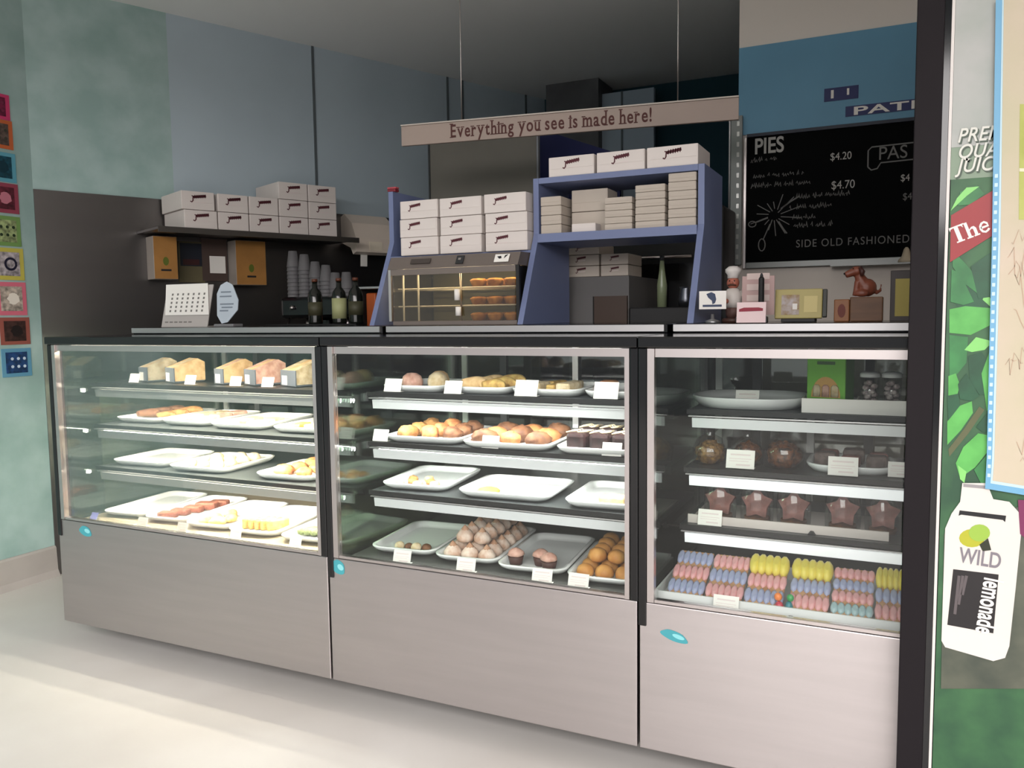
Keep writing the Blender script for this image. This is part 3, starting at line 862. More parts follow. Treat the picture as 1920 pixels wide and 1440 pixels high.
# --- right case, deck: iced biscuits
bt = MB()
bt.box(-0.31, 0.36, -0.15, 0.17, 0, 0.006)
bt.box(-0.31, 0.36, -0.156, -0.1505, 0, 0.03)
bt.box(-0.31, 0.36, 0.1705, 0.178, 0, 0.045)
bt.box(-0.317, -0.3105, -0.156, 0.178, 0, 0.034)
bt.box(0.3605, 0.367, -0.156, 0.178, 0, 0.034)
tag(bt.obj('biscuit_tray', WHITE, None, (2.882, 0.235, zd + 0.0008)), 'long white tray of iced biscuits on the right case deck', 'tray')
PK = mat('pink_icing', (220, 162, 162), 0.5)
BL = mat('lilac_blue_icing', (158, 164, 194), 0.5)
AQ = mat('pale_aqua_icing', (162, 188, 192), 0.5)
YL = mat('yellow_icing', (220, 202, 84), 0.45)
BIS = fm('biscuit', (196, 154, 112), (168, 122, 84))
for k, (lab, x, rows, yel) in enumerate((('iced biscuit with a pink band between blue bands, leftmost', 2.645, (BL, PK, BL), False), ('iced biscuit with pink and blue bands above the price card', 2.757, (PK, BL, PK), False), ('yellow-topped iced biscuit left of the coloured ornament', 2.869, (BL, PK), True), ('yellow-topped iced biscuit right of the coloured ornament', 2.99, (PK, BL), True), ('iced biscuit with aqua bottom band and pink bands', 3.103, (AQ, PK, BL, PK), False), ('yellow-topped iced biscuit nearest the black post', 3.198, (PK, BL), True))):
    w = 0.104 if k < 5 else 0.07
    t = thing('iced_biscuit', lab, 'biscuit', (x, 0.105, zd + 0.0075), 0, 'iced biscuits on the long tray')
    M = T(0, 0, 0.002) @ Matrix.Rotation(RAD(24), 4, 'X')
    MB().box(-w / 2, w / 2, 0, 0.20, 0, 0.012, 0.003, M).obj('biscuit', BIS, t)
    nr = len(rows)
    ln = (0.13 if yel else 0.195) / nr
    for r_, m in enumerate(rows):
        rm = MB()
        nb = int(w / 0.0155)
        for q in range(nb):
            rm.blob((-w / 2 + 0.007 + (w - 0.014) * q / (nb - 1), 0.004 + ln * (r_ + 0.5), 0.0125), (0.0108, ln * 0.48, 0.011), 0, 10, 0, 8, 6, M=M)
        rm.obj('icing_band', m, t)
    if yel:
        ym = MB()
        for q in range(5):
            ym.blob((-w * 0.4 + w * 0.8 * q / 4, 0.162, 0.022), (w * 0.16, 0.040, 0.024), 0, 10, 0, 10, 7, M=M)
        ym.obj('yellow_crest', YL, t)
pricecard('white price card leaning on the iced biscuit tray', 1360, 1145, zd + 0.0005, 0, 1.05, 0.052)
t = thing('ornament', 'small red, orange and green ornament between the iced biscuits', 'ornament', (2.9295, 0.10, zd + 0.0075))
MB().blob((-0.014, 0, 0.016), (0.012, 0.012, 0.016), 0).obj('red_figure', mat('ornament_red', (190, 50, 70), 0.4), t)
MB().blob((-0.018, 0.006, 0.042), (0.011, 0.01, 0.012), 0).obj('orange_head', mat('ornament_orange', (232, 130, 60), 0.4), t)
MB().blob((0.012, 0, 0.018), (0.011, 0.012, 0.018), 0).obj('teal_figure', mat('ornament_teal', (40, 120, 130), 0.4), t)
MB().blob((0.015, 0.004, 0.044), (0.01, 0.01, 0.011), 0).obj('green_head', mat('ornament_green', (50, 150, 80), 0.4), t)
single('black_clip', MB().prism([(-0.014, 0), (0.014, 0), (0.005, 0.014), (-0.005, 0.014)], 0.01).mesh('black_clip', BLACKM), 'small black clip below the ornament on the right case deck', 'clip', (onY(1482, 1160, 0.06).x, 0.055, zd + 0.0006))

# ------------------------------------------------------------------ blue shelf unit on the cases
UL, UM, UR = 1.288, 1.936, 2.577
UB = 1.331
u = thing('shelf_unit', 'blue painted wooden shelf unit standing on top of the cases', 'shelf unit')
YZ = lambda x0: Matrix(((0, 1, 0, x0), (1, 0, 0, 0), (0, 0, 1, 0), (0, 0, 0, 1)))
prof = [(0.50, UB), (0.655, 1.662), (0.66, 1.675), (0.66, 1.883), (0.975, 1.883), (0.975, UB)]
for x in (UL - 0.022, UM - 0.011, UR - 0.022):
    MB().prism(prof, 0.022, YZ(x)).obj('side_panel', BLUE, u)
MB().box(UM + 0.012, UR - 0.023, 0.66, 0.975, 1.862, 1.883).obj('top_board', BLUE, u)
MB().box(UM + 0.012, UR - 0.023, 0.645, 0.975, 1.64, 1.672).obj('shelf_board', BLUE, u)
MB().box(UL + 0.001, UM - 0.012, 0.63, 0.975, 1.603, 1.612).obj('shelf_board', BLUE, u)


def logo(parent, w, z, y=-0.0006, sc=1.0):
    m = MB()
    M = T(w, y, z) @ Matrix.Rotation(RAD(-6), 4, 'Y') @ Matrix.Diagonal((sc * 1.25, 1, sc * 1.25, 1))
    m.ribbon([(-0.024, -0.009), (-0.02, -0.012), (-0.016, -0.008), (-0.014, 0.004), (-0.018, 0.006)], 0.0035, M)
    m.ribbon([(-0.014, 0.002), (0.024, 0.0035)], 0.0075, M)
    for q in range(6):
        m.ribbon([(-0.010 + q * 0.006, -0.003), (-0.008 + q * 0.006, 0.008)], 0.0022, M)
    return m.mesh('logo', INK)


def boxproto(w, d, h, with_logo=True, m=CARD, sc=1.0, cat='box'):
    body = MB().box(-w / 2, w / 2, 0, d, 0, h * 0.985, 0.0025).mesh('box_body', m)
    flap = MB().box(-w / 2 + 0.004, w / 2 - 0.004, -0.0012, -0.0001, h * 0.40, h * 0.975).mesh('front_flap', m)
    lg = logo(None, 0, h * 0.66, -0.0018, sc) if with_logo else None
    sub = MB().ribbon([(-0.012 * sc, 0), (0.026 * sc, 0.002)], 0.0028 * sc, T(0, -0.0018, h * 0.36 + 0.004)).mesh('small_print', INKPALE) if with_logo else None
    return body, flap, lg, sub


BOXES = {}


def cakebox(label, loc, w, d, h, rotz=0.0, group=None, with_logo=True, m=CARD, sc=1.0, lx=0.0):
    key = (round(w, 3), round(d, 3), round(h, 3), with_logo, m.name)
    if key not in BOXES:
        BOXES[key] = boxproto(w, d, h, with_logo, m, sc)
    b, f, lg, sub = BOXES[key]
    t = thing('cake_box', label, 'box', loc, rotz, group)
    place(t, 'box_body', b)
    place(t, 'front_flap', f)
    if with_logo:
        place(t, 'logo', lg, (lx, 0, 0))
        place(t, 'small_print', sub, (lx, 0, 0))
    return t


cols, lev = ('left', 'middle', 'right'), ('bottom', 'middle', 'top')
for c_, (x, w) in enumerate(((1.436, 0.176), (1.629, 0.186), (1.826, 0.178))):
    for r_ in range(3):
        h = 0.073 if c_ != 1 else 0.0725
        dx = (0.004, -0.003, 0.006)[(r_ + c_) % 3] * (0.4 if c_ == 1 else 1)
        cakebox('white cake box with dark logo above the pie warmer, %s column, %s box' % (cols[c_], lev[r_]), (x + dx * 0.5, 0.615 + 0.002 * (r_ % 2), 1.6125 + r_ * (h + 0.0005)), w, 0.20, h, 0, 'white cake boxes above the pie warmer', sc=1.0, lx=-0.02)
for k, (px0, px1) in enumerate(((1028, 1115), (1118, 1210), (1212, 1310))):
    a, c = onY(px0, 300, 0.67).x, onY(px1, 300, 0.67).x
    cakebox('large white cake box on the blue unit top, %s of three' % cols[k], ((a + c) / 2, 0.668, 1.8835), c - a - 0.004, 0.2, 0.074, 0, 'large cake boxes on top of the blue unit', sc=1.15)
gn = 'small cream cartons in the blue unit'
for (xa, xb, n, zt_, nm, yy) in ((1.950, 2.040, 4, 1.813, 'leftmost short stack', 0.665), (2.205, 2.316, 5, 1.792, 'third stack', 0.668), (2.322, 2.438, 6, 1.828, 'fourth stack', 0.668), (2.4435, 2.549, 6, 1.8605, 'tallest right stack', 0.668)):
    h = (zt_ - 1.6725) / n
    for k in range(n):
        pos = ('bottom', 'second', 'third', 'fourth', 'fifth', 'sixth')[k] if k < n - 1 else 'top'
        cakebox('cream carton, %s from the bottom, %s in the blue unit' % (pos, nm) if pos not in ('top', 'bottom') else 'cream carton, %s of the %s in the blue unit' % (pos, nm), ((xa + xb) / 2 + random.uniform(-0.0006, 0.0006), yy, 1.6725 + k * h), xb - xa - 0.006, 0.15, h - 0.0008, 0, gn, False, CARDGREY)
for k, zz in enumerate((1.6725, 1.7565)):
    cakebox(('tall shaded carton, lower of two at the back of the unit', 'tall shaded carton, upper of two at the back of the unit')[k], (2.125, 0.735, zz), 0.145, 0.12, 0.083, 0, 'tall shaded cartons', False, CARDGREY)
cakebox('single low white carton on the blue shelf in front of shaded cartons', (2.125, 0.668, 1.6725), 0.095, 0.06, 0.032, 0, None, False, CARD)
t = thing('red_bulldog_clip', 'small red clip on top of the left blue side panel', 'clip', (UL - 0.011, 0.665, 1.8835))
MB().box(-0.02, 0.02, 0, 0.03, 0, 0.012, 0.003).obj('clip_base', mat('clip_red', (120, 30, 44), 0.5), t)
MB().box(-0.022, 0.022, 0.002, 0.028, 0.0125, 0.02, 0.003).obj('clip_lid', mat('clip_red_light', (176, 70, 80), 0.5), t)

# ------------------------------------------------------------------ pie warmer in the left bay
pw = thing('pie_warmer', 'stainless pie warmer with glass front in the blue unit', 'food warmer', (0, 0, 0))
HOOD = mat('hood_steel', (120, 110, 104), 0.5, 0.35)
MB().prism([(0.52, 1.552), (0.55, 1.602), (0.85, 1.602), (0.85, 1.552)], 0.575, YZ(1.345)).obj('hood', HOOD, pw)
MB().box(1.36, 1.91, 0.53, 0.85, UB, UB + 0.015).obj('base', HOOD, pw)
MB().box(1.36, 1.365, 0.535, 0.845, UB + 0.0155, 1.551).obj('side_pane', OVENGLASS, pw)
MB().box(1.905, 1.91, 0.535, 0.845, UB + 0.0155, 1.551).obj('side_pane', BLACKM, pw)
MB().box(1.366, 1.904, 0.84, 0.845, UB + 0.0155, 1.551).obj('back_panel', mat('warmer_back', (84, 83, 68), 0.5, 0.3), pw)
MB().box(1.366, 1.904, 0.53, 0.534, UB + 0.0155, 1.551).obj('glass_front', OVENGLASS, pw)
for x, m in ((1.347, SILVER), (1.912, BLACKM)):
    MB().box(x, x + 0.012, 0.522, 0.535, UB + 0.0155, 1.551).obj('glass_stile', m, pw)
MB().box(1.366, 1.904, 0.57, 0.58, 1.543, 1.550).obj('warm_lamp', LED_WARMER, pw)
MB().box(1.36, 1.91, 0.522, 0.529, 1.528, 1.5515).obj('glass_top_rail', HOOD, pw)
for zz in (1.405, 1.475):
    rk = MB()
    for q in range(6):
        yq = 0.56 + q * 0.05
        rk.tube([(1.37, yq, zz), (1.90, yq, zz)], 0.0022, 5)
    rk.tube([(1.37, 0.56, zz), (1.37, 0.83, zz)], 0.003, 5)
    rk.tube([(1.90, 0.56, zz), (1.90, 0.83, zz)], 0.003, 5)
    rk.obj('wire_rack', PAPER, pw)
for x in (1.40, 1.47):
    MB().tube([(x, 0.55, UB + 0.016), (x, 0.55, 1.548)], 0.004, 6).obj('rack_post', PAPER, pw)
MB().tube([(1.665, 0.545, UB + 0.016), (1.665, 0.545, 1.548)], 0.004, 6).obj('rack_post', SILVER, pw)
MB().lathe([(0.011, 0), (0.011, 0.042)], 10, (1.664, 0.517, 1.425)).obj('door_handle', PAPER, pw)
MB().lathe([(0.011, 0), (0.011, 0.034)], 10, (1.668, 0.517, 1.366)).obj('door_handle', PAPER, pw)
FX = Matrix.Rotation(RAD(30), 4, 'X')
for nm, px, py, w, h, m in (('control_panel', 787, 490, 0.09, 0.022, mat('hood_dark', (70, 62, 58), 0.5)), ('dial', 861, 487, 0.032, 0.036, CHAR), ('sticker', 940, 484, 0.06, 0.034, PAPER)):
    p = onY(px, py, 0.525)
    q = T(p.x, 0.533 - 0.0005 + (p.z - 1.577) * 0.6 - 0.002, p.z)
    o = MB().box(-w / 2, w / 2, -0.003, 0.0, -h / 2, h / 2, 0, q @ Matrix.Rotation(RAD(-31), 4, 'X')).obj(nm, m, pw)
    if nm == 'sticker':
        MB().prism([(-0.02, 0.006), (-0.004, 0.008), (0.0, -0.002), (-0.01, -0.004)], 0.001, q @ Matrix.Rotation(RAD(-31), 4, 'X') @ T(0, -0.0045, 0)).prism([(0.01, -0.003), (0.02, 0.008), (0.024, 0.014), (0.012, 0.01)], 0.001, q @ Matrix.Rotation(RAD(-31), 4, 'X') @ T(0, -0.0045, 0)).obj('sticker_print', INKBLACK, o)
    if nm == 'dial':
        MB().box(-0.006, 0.006, -0.006, -0.0035, -0.004, 0.006, 0, q @ Matrix.Rotation(RAD(-31), 4, 'X')).obj('dial_mark', SILVER, o)
pm = MB().lathe([(0.026, 0), (0.034, 0.02), (0.035, 0.024), (0.025, 0.03), (0.001, 0.032)], 14).mesh('pie', fm('pie_crust', (196, 140, 70), (150, 92, 40), 0.5, 30))
for zz, nm in ((UB + 0.0155, 'floor'), (1.4085, 'lower rack'), (1.4785, 'upper rack')):
    for j in range(2):
        for i in range(3):
            single('pie', pm, 'golden pie on the %s of the pie warmer, %s %s' % (nm, ('front', 'back')[j], ('left', 'middle', 'right')[i]), 'pie', (1.715 + i * 0.073, 0.60 + j * 0.09, zz), random.random() * 6, 'golden pies, %s of the warmer' % nm)

# ------------------------------------------------------------------ hanging sign on its post
sa, sb = onZ(752, 238, 2.25), onZ(1362, 185, 2.25)
ang = math.atan2(sb.y - sa.y, sb.x - sa.x)
sl = (sb - sa).length
sg = thing('hanging_sign', 'long beige sign board reading Everything you see is made here', 'sign', (sa.x, sa.y, 2.25), ang)
BEIGE = mat('beige_board', (174, 156, 146), 0.6, 0, 0.05, 3)
MB().box(0, sl + 0.05, 0, 0.018, -0.088, 0.002, 0.002).obj('board', BEIGE, sg)
wx = onY(846, 240, sa.y).x - sa.x - 0.02
SIGNINK = mat('ink_brown', (84, 44, 40), 0.7)
FEET = {'E': 'l', 'h': 'lr', 'i': 'l', 'r': 'l', 'n': 'lr', 'm': 'lmr', 'a': 'r', 'd': 'r', 'u': 'r', 't': '', 'y': '', 'v': ''}
TOPS = {'E': 'l', 'h': 'l', 'i': 'l', 'r': 'l', 'n': 'l', 'm': 'l', 'd': 'r', 'u': 'lr', 'y': 'lr', 'v': 'lr'}
XH = {'E': 0.0595, 'h': 0.0595, 'd': 0.0595, 'i': 0.041}
for wd_ in 'Everything you see is made here!'.split():
    wm = bmesh.new()
    for ch in wd_:
        o = text('tmp', ch, 0.082, SIGNINK, sg, T(0, -0.0012, -0.067), 0.0013, 'LEFT', 0.72)
        me = o.data
        xs = [v.co.x for v in me.vertices]
        x0, x1 = min(xs), max(xs)
        zs = [v.co.z for v in me.vertices]
        me.transform(T(wx - x0, 0, 0))
        wm.from_mesh(me)
        bpy.data.objects.remove(o)
        sb_ = MB()
        top = -0.067 + XH.get(ch, 0.0425)
        for key, zz in ((FEET.get(ch, ''), -0.067), (TOPS.get(ch, ''), top)):
            for k in key:
                cx = {'l': wx + 0.0035, 'r': wx + (x1 - x0) - 0.0035, 'm': wx + (x1 - x0) / 2}[k]
                sb_.box(cx - 0.0085, cx + 0.0085, -0.0016, -0.0009, zz - 0.002, zz + 0.002)
        tm = sb_.mesh('tmp', None)
        wm.from_mesh(tm)
        bpy.data.meshes.remove(tm)
        wx += (x1 - x0) + 0.0075
    me = bpy.data.meshes.new('word')
    wm.to_mesh(me)
    wm.free()
    me.materials.append(SIGNINK)
    place(sg, 'word', me)
    wx += 0.0165
MB().box(0.0, sl + 0.05, -0.006, 0.022, 0.0025, 0.008).obj('top_edge', mat('pale_edge', (206, 196, 186), 0.5), sg)
for x in (0.3, sl - 0.2):
    MB().tube([(x, 0.009, 0.0085), (x, 0.009, CEILZ - 2.251)], 0.003, 6).obj('hanging_rod', SILVER, sg)
# slotted metal upright at the end of the sign, fixed to the end of the menu wall
up = thing('slotted_upright', 'grey slotted metal upright between blue unit and blackboard', 'metal post', (2.456, 1.975, 0))
MB().box(-0.03, 0.026, -0.02, -0.001, 1.6, 2.33, 0.003).obj('upright', mat('upright_grey', (128, 132, 130), 0.5, 0.3), up)
MB().tube([(-0.036, -0.01, 1.6), (-0.036, -0.01, 2.30), (-0.045, -0.012, 2.36), (-0.075, -0.02, 2.40)], 0.006, 8).obj('edge_pole', ALU, up)
sl_ = MB()
for k in range(14):
    sl_.box(0.0, 0.012, -0.0215, -0.0205, 1.63 + k * 0.05, 1.652 + k * 0.05)
o = sl_.obj('slots', mat('bright_slot', (180, 180, 176), 0.3, 0.8), up)
o['kind'] = 'stuff'

# ------------------------------------------------------------------ blackboard and fascia on the menu wall
pa, pb = onY(1396, 254, 1.97), onY(1396, 497, 1.97)
bx0, bx1, bz1, bz0 = 2.502, 3.62, 2.222, 1.612
bb = thing('blackboard', 'black menu blackboard in silver frame with chalk writing', 'blackboard', (bx0, 1.97, bz0))
bw, bh = bx1 - bx0, bz1 - bz0
MB().box(0, bw, 0.006, 0.026, 0, bh).obj('board', mat('chalkboard', (9, 10, 11), 0.85, 0, 0.2, 6, spec=0.08), bb)
for nm, q in (('frame_side', (-0.014, 0, -0.03, bh)), ('frame_side', (bw, bw + 0.014, -0.03, bh)), ('frame_bottom', (0.0, bw, -0.03, -0.0005))):
    MB().box(q[0], q[1], -0.004, 0.027, q[2], q[3], 0.002).obj(nm, SILVER if nm == 'frame_side' else mat('grey_metal', (112, 114, 112), 0.4, 0.8), bb)
MB().box(0.0, bw, -0.004, 0.027, bh + 0.0005, bh + 0.016).obj('frame_top', mat('navy_trim', (22, 30, 48), 0.5), bb)
CHALK = mat('chalk', (176, 174, 170), 0.9)
CHALKD = mat('chalk_dim', (118, 117, 115), 0.9)


def bpos(px, py):
    p = onY(px, py, 1.975)
    return T(p.x - bx0, 0.0045, p.z - bz0)


text('heading', 'PIES', 0.105, CHALK, bb, bpos(1414, 289), 0.002, 'LEFT', 0.78)
for s, px, py, sz, m in (('$4.20', 1556, 301, 0.05, CHALK), ('$4.70', 1558, 355, 0.055, CHALK), ('$4', 1688, 340, 0.045, CHALK), ('$4', 1692, 375, 0.045, CHALKD), ('SIDE OLD FASHIONED S', 1492, 464, 0.052, CHALKD)):
    text('price' if s[0] == '$' else 'bottom_line', s, sz, m, bb, bpos(px, py), 0.0, 'LEFT', 0.85, 0, 1.15 if s[0] == 'S' else 1)
text('outlined_heading', 'PAS', 0.085, CHALKD, bb, bpos(1646, 300), 0.0, 'LEFT', 0.9)
rnd = random.Random(4)
sc = MB()
for px0, px1, py in ((1408, 1462, 306), (1408, 1508, 336), (1408, 1520, 354), (1492, 1594, 374), (1480, 1560, 394), (1486, 1530, 413), (1488, 1562, 428)):
    a, c = bpos(px0, py).translation, bpos(px1, py).translation
    n = int((c.x - a.x) / 0.011)
    for i in range(n):
        if rnd.random() < 0.12:
            continue
        x = a.x + (c.x - a.x) * i / n
        sc.ribbon([(x, a.z + rnd.uniform(0, 0.012)), (x + rnd.uniform(0.002, 0.008), a.z + rnd.uniform(0.014, 0.03)), (x + 0.008, a.z + rnd.uniform(0, 0.01))], 0.003, T(0, 0.0045, 0))
o = sc.obj('chalk_scribble', CHALKD, bb)
o['kind'] = 'stuff'
dd = MB()
cc = bpos(1452, 404).translation
M0 = T(cc.x, 0.0045, cc.z)
for k in range(14):
    a = 2 * pi * k / 14 + 0.2
    l0, l1 = rnd.uniform(0.02, 0.035), rnd.uniform(0.06, 0.13)
    dd.ribbon([(l0 * cos(a), l0 * sin(a)), (l1 * cos(a + 0.1), l1 * sin(a + 0.1))], 0.004, M0)
dd.ribbon([(-0.02, -0.04), (-0.05, -0.11)] + [(-0.058 + 0.016 * cos(t_ * pi / 6 + 1.2), -0.14 + 0.03 * sin(t_ * pi / 6 + 1.2)) for t_ in range(13)], 0.005, M0)
dd.ribbon([(-0.03, -0.01), (-0.09, -0.03)] + [(-0.105 + 0.018 * cos(t_ * pi / 6), -0.036 + 0.014 * sin(t_ * pi / 6)) for t_ in range(13)], 0.005, M0)
dd.ribbon([(0.03, 0.03), (0.07, 0.06), (0.115, 0.085)], 0.007, M0)
dd.ribbon([(0.02, -0.03), (0.045, -0.07), (0.06, -0.09)], 0.006, M0)
dd.obj('chalk_drawing', CHALKD, bb)
ol = MB()
c0 = bpos(1672, 291).translation
ol.ribbon([(-0.1 + 0.0, -0.045), (-0.1, 0.03), (-0.085, 0.045), (0.16, 0.05)], 0.006, T(c0.x, 0.0045, c0.z))
ol.ribbon([(-0.1, -0.045), (-0.085, -0.06), (-0.06, -0.055), (-0.045, -0.03), (0.16, -0.025)], 0.006, T(c0.x, 0.0045, c0.z))
ol.obj('chalk_outline', CHALKD, bb)

fz0 = 2.24
fs = thing('fascia_sign', 'light blue fascia panel with navy lettered strips above the blackboard', 'sign', (2.457, 1.985, fz0))
MB().box(0, 1.75, 0, 0.014, 0, 0.42).obj('panel', mat('light_blue_panel', (98, 152, 182), 0.5, 0, 0.1, 2, None), fs)
NAVY = mat('navy_strip', (22, 34, 92), 0.5)


def fpos(px, py):
    p = onY(px, py, 1.98)
    return p.x - 2.457, p.z - fz0


x, z = fpos(1585, 219)
MB().box(x, x + 1.02, -0.003, -0.0005, z, z + 0.047).obj('navy_strip', NAVY, fs)
text('lettering', 'PATISSERIE', 0.052, PAPER, fs, T(x + 0.03, -0.0042, z + 0.005), 0.001, 'LEFT', 2.5, 0, 1.05)
x, z = fpos(1545, 191)
o = MB().box(x, x + 0.15, -0.003, -0.0005, z, z + 0.06).obj('navy_strip', NAVY, fs)
MB().box(x + 0.03, x + 0.042, -0.0045, -0.0035, z + 0.012, z + 0.05).box(x + 0.1, x + 0.11, -0.0045, -0.0035, z + 0.02, z + 0.05).obj('strip_letters', PAPER, o)

# ------------------------------------------------------------------ wall shelf, its boxes and what hangs under it on the slanting wall


def onW(px, py, off):
    p = onP(px, py, WP + WN * off, WN)
    return (p - WP).dot(WD), p.z


ws = thing('wall_shelf', 'narrow steel wall shelf carrying two layers of white boxes', 'shelf', WP, 0)
ws.matrix_world = WM @ T(0, 0, 0)
MB().box(0.50, 1.72, -0.36, -0.013, 1.845, 1.86, 0.002).obj('shelf_board', STEELWALL, ws)
MB().box(0.50, 1.72, -0.366, -0.3605, 1.83, 1.861).obj('front_lip', mat('lip_steel', (112, 108, 104), 0.35, 0.9), ws)
colx = [(0.655, 0.815), (0.817, 0.985), (0.988, 1.155), (1.158, 1.36), (1.363, 1.57)]
colx = [(0.645, 0.83), (0.833, 1.012), (1.015, 1.195), (1.198, 1.385), (1.388, 1.578)]
wang = math.atan2(WD.y, WD.x)
names5 = ('leftmost', 'second', 'third', 'fourth', 'rightmost')
for k, (a, c) in enumerate(colx):
    n = 2 if k < 3 else 3
    for r_ in range(n):
        pos = ('bottom', 'second', 'top')[r_] if n == 3 else ('bottom', 'top')[r_]
        p = WM @ Vector(((a + c) / 2 - (0.012 if r_ == 1 and k == 0 else 0), -0.345, 1.8615 + r_ * 0.101))
        cakebox('white cake box on the steel wall shelf, %s column, %s layer' % (names5[k], pos), p, c - a - 0.004, 0.31, 0.1, wang, 'white cake boxes on the steel wall shelf', sc=1.5, lx=0.0)
YEL = mat('amber_pack', (170, 120, 62), 0.5, 0, 0.15, 10)
PACKSIDE = mat('pack_side', (150, 140, 132), 0.5)
for k, (px0, py0, px1, py1, lab) in enumerate(((290, 444, 331, 523, 'amber tea poster box under the left of the wall shelf'), (444, 447, 497, 534, 'amber tea poster box under the middle of the wall shelf'))):
    a, c = onW(px0, py1, 0.13), onW(px1, py0, 0.13)
    t = thing('poster_box', lab, 'poster box', WP, 0)
    t.matrix_world = WM.copy()
    MB().box(a[0], c[0], -0.13, -0.013, a[1], min(c[1], 1.83), 0.002).obj('holder', PACKSIDE, t)
    o = MB().box(a[0] + 0.002, c[0] - 0.002, -0.1318, -0.1305, a[1] + 0.002, min(c[1], 1.83) - 0.002).obj('poster', YEL, t)
    mx, mz = (a[0] + c[0]) / 2, a[1]
    MB().prism([(mx + 0.016 * cos(q * pi / 8), mz + 0.1 + 0.024 * sin(q * pi / 8)) for q in range(16)], 0.0006, T(0, -0.1326, 0)).obj('leaf_print', mat('pack_leaf', (92, 104, 30), 0.6), t)
    MB().box(mx - 0.028, mx + 0.028, -0.1326, -0.1320, mz + 0.045, mz + 0.056).obj('title_print', INKBLACK, t)
a, c = onW(335, 500, 0.02), onW(365, 447, 0.02)
t = thing('dark_picture', 'dark picture card on the steel wall between amber boxes', 'picture', WP)
t.matrix_world = WM.copy()
MB().box(a[0], c[0] + 0.05, -0.022, -0.013, a[1] - 0.09, c[1] - 0.02).obj('picture_board', mat('picture_olive', (96, 88, 62), 0.6), t)
MB().box(a[0] + 0.01, c[0] + 0.04, -0.0235, -0.0225, a[1] + 0.005, c[1] - 0.03).obj('picture_print', mat('picture_navy', (22, 28, 40), 0.5), t)
MB().box(a[0] + 0.025, c[0] + 0.02, -0.0245, -0.0238, a[1] + 0.012, a[1] + 0.045).obj('picture_detail', mat('picture_red', (60, 22, 22), 0.5), t)
a, c = onW(376, 520, 0.02), onW(430, 450, 0.02)
t = thing('notice_board', 'brown notice board with a white note under the wall shelf', 'notice board', WP)
t.matrix_world = WM.copy()
MB().box(a[0] + 0.012, c[0] - 0.02, -0.024, -0.013, a[1] - 0.02, c[1]).obj('board', mat('notice_brown', (74, 58, 52), 0.7), t)
a, c = onW(394, 512, 0.025), onW(422, 481, 0.025)
MB().box(a[0], c[0], -0.026, -0.0245, a[1], c[1]).obj('note', PAPER, t)
# paper towel dispenser
pA, pB = onW(652, 402, 0.14), onW(724, 478, 0.14)
t = thing('towel_dispenser', 'beige paper towel dispenser on the steel wall', 'dispenser', WP)
t.matrix_world = WM.copy()
BEI = mat('beige_plastic', (226, 212, 198), 0.4)
s0, s1 = pA[0] + 0.02, pA[0] + 0.34
MB().prism([(-0.013, 2.03), (-0.06, 2.045), (-0.15, 1.98), (-0.20, 1.88), (-0.20, 1.79), (-0.16, 1.775), (-0.13, 1.82), (-0.013, 1.86)], s1 - s0, YZ(s0)).obj('housing', BEI, t)
MB().box(s0 + 0.1, s0 + 0.2, -0.204, -0.2005, 1.8, 1.86).obj('front_plate', mat('beige_light', (236, 224, 204), 0.4), t)
MB().prism([(-0.155, 1.775), (-0.15, 1.70), (-0.147, 1.70), (-0.152, 1.775)], 0.05, YZ(s0 + 0.06)).obj('paper_sheet', PAPER, t)

# ------------------------------------------------------------------ coffee machine, cups and bottles on the bench behind the left case
bench = MB().box(0.1, 2.3, -0.62, -0.014, 0, 1.0, 0.005)
bench = tag(bench.obj('back_bench', HOOD), 'steel bench along the slanting wall behind the left case', 'bench')
bench.matrix_world = WM.copy()
c0 = onY(520, 560, 1.25)
c1 = onY(672, 560, 1.25)
em = thing('coffee_machine', 'big black coffee machine behind the left case under stacked cups', 'coffee machine', (c0.x, 1.25, 1.001))
ew = c1.x - c0.x
MB().box(0.0, ew, 0.05, 0.5, 0, 0.12, 0.01).obj('base', BLACKM, em)
MB().box(0.02, ew - 0.02, 0.22, 0.48, 0.1205, 0.36, 0.01).obj('body', BLACK, em)
MB().box(0.0, ew, 0.02, 0.5, 0.3605, 0.478, 0.02).obj('head', BLACK, em)
for q in (0.25, 0.7):
    MB().lathe([(0.03, 0.30), (0.035, 0.36)], 14, (ew * q, 0.12, 0)).obj('group_head', SILVER, em)
    MB().tube([(ew * q, 0.1, 0.30), (ew * q, -0.02, 0.29)], 0.012, 8).obj('portafilter', BLACKM, em)
MB().tube([(0.03, 0.06, 0.36), (0.02, 0.03, 0.3), (0.03, 0.02, 0.2)], 0.006, 8).obj('steam_wand', SILVER, em)
MB().lathe([(0.012, 0), (0.013, 0.012), (0.005, 0.02)], 10, (0.09, 0.012, 0.41), Matrix.Identity(4)).obj('knob', SILVER, em)
cup = MB().lathe([(0.024, 0), (0.036, 0.085), (0.0375, 0.088), (0.0375, 0.092), (0.0355, 0.092), (0.0350, 0.085), (0.0232, 0.001)], 14).mesh('paper_cup', mat('grey_cup', (104, 102, 104), 0.6))
zc = 1.4795
ORD = ('first', 'second', 'third', 'fourth', 'fifth', 'sixth', 'seventh', 'eighth', 'ninth', 'tenth', 'eleventh', 'twelfth')
